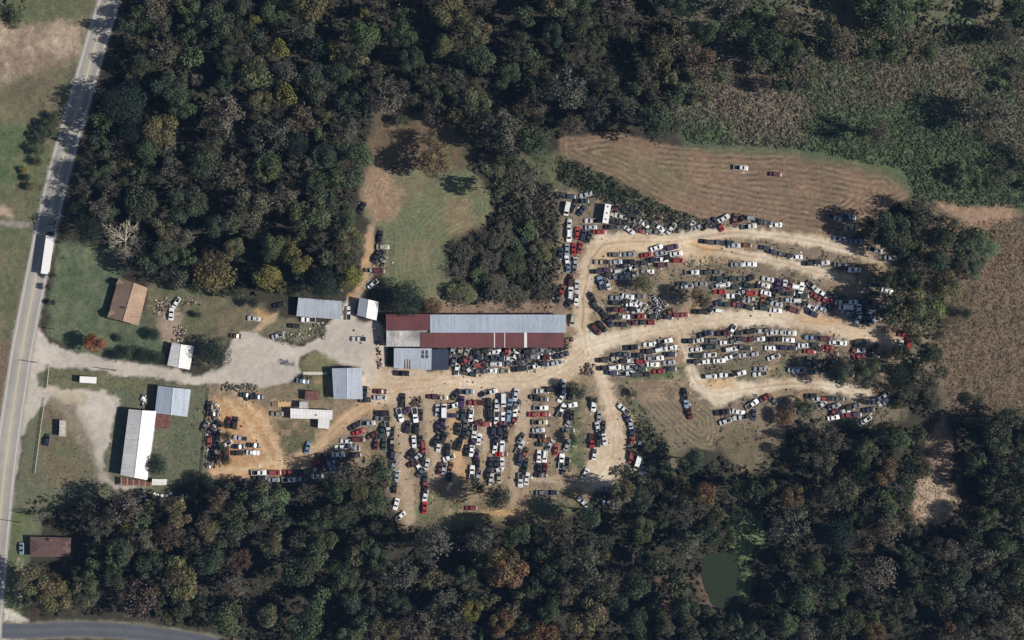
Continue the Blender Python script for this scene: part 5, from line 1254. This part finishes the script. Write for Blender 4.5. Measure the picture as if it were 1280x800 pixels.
# ---------------------------------------------------------------- scrap
def scrap(name, label, items, seed, pal, smin=.15, smax=.7, hmax=.5):
    rg = np.random.default_rng(seed); V = []; F = []; C = []; o = 0
    for x, y in items:
        n = 4 if rg.random() < .6 else 6; lx, ly = rg.uniform(smin, smax, 2); h = rg.uniform(.06, hmax); a = rg.uniform(0, 6.3)
        X, Y = (x-640)*M, (400-y)*M; c = np.array(lin(pal[rg.integers(len(pal))]))*rg.uniform(.7, 1.1); z = max(ground_z(x, y), -.1)
        ring = []
        for i in range(n):
            t = a+2*math.pi*i/n; ring.append((X+math.cos(t)*lx+math.sin(a)*ly*.3*math.sin(t*2), Y+math.sin(t)*ly))
        tl = rg.uniform(-.2, .2)
        for zz, k in ((0, 1), (h, .8)):
            for i, (u, v) in enumerate(ring): V.append((X+(u-X)*k, Y+(v-Y)*k, z+zz+(tl*(u-X) if zz else 0)))
        for i in range(n): j = (i+1) % n; F.append((o+i, o+j, o+n+j, o+n+i))
        F.append((o+n, o+n+1, o+n+2, o+n+3)); 
        if n == 6: F.append((o+n+3, o+n+4, o+n+5, o+n))
        C += [c]*(2*n); o += 2*n
    ob = link(name, np_mesh(name, V, F, [MAT['scrap']], np.array(C))); tag(ob, label, kind='stuff')
rs_ = random.Random(5)
PALJ = [(205,204,200),(150,150,150),(60,60,62),(110,84,64),(90,44,38),(48,60,80),(180,170,150),(30,30,30)]
it = []
for v in VEH:
    if 230 < v[0] < 1140:
        for _ in range(4): it.append((v[0]+rs_.gauss(0, 7), v[1]+rs_.gauss(0, 5)))
scrap('loose_parts', 'loose car parts and litter lying among the junk cars', it, 2, PALJ, .12, .5, .3)
def blob(cx, cy, rx, ry, n): return [(cx+rs_.gauss(0, rx*.5), cy+rs_.gauss(0, ry*.5)) for _ in range(n)]
scrap('wheel_pile', 'pile of grey wheels and parts beside the upper block', blob(822, 384, 8, 15, 190), 3, [(90,92,96),(60,60,64),(140,142,146),(30,30,32),(200,200,200)], .2, .5, .9)
scrap('parts_heap', 'dark heap of engine parts at the top of the second column', blob(519, 503, 8, 6, 60), 4, [(40,38,38),(120,100,80),(60,54,50)], .2, .6, .6)
scrap('yard_junk', 'pale junk and stones scattered behind the tan house', blob(205, 385, 14, 11, 170)+blob(226, 416, 9, 10, 120)+blob(235, 378, 10, 4, 50), 5, [(150,134,116),(110,96,82),(90,74,62),(190,184,176),(50,46,44),(70,70,60)], .14, .5, .5)
line_ = [(rs_.uniform(277, 322), 484+rs_.gauss(0, 2.2)) for _ in range(130)]
scrap('stone_row', 'row of stones and junk on the lower edge of the gravel yard', line_, 6, [(112,104,90),(84,80,68),(56,56,46),(150,142,124),(60,70,48)], .2, .55, .5)
scrap('island_junk', 'junk scattered over the grassy island in the gravel yard', [(rs_.uniform(345, 405), 418+rs_.gauss(0, 4)) for _ in range(90)]+blob(398, 408, 6, 8, 40), 7, [(100,98,82),(76,78,60),(56,66,46),(180,176,166),(50,50,44)], .16, .5, .4)
scrap('fence_junk', 'junk strip along the fence left of the orange lot', [(266+rs_.gauss(0, 5), rs_.uniform(500, 585)) for _ in range(190)], 8, PALJ, .2, .8, .6)
scrap('barn_junk', 'white appliances and junk between barn and square building', blob(180, 502, 3, 6, 26), 9, [(214,212,208),(60,60,60),(150,150,150)], .3, .8, .9)
scrap('shed_front_junk', 'small dark parts left of the long red shed', [(472+rs_.gauss(0, 2)+(y-420)*.06, y) for y in [rs_.uniform(420, 462) for _ in range(70)]], 10, [(60,56,56),(30,30,30),(130,110,100),(190,186,180)], .2, .5, .5)
scrap('shed_side_junk', 'scrap heaped along the lower wall of the long red shed', [(rs_.uniform(562, 700), 445+rs_.gauss(0, 7)) for _ in range(330)], 11, PALJ+[(34,56,54)], .2, .9, .8)
scrap('brush_heap', 'brown heap of cut branches in the shade below the southeast track', blob(775, 588, 12, 5, 90)+blob(735, 462, 9, 7, 60), 12, [(150,128,100),(90,76,60),(60,52,44)], .2, 1.1, .4)
scrap('wood_junk', 'white bags and junk below the small white roof', [(rs_.uniform(175, 240), 621-(0)+rs_.gauss(0, 2.5)) for _ in range(28)], 13, [(222,222,222),(190,188,180)], .3, .8, .5)

haze_box()
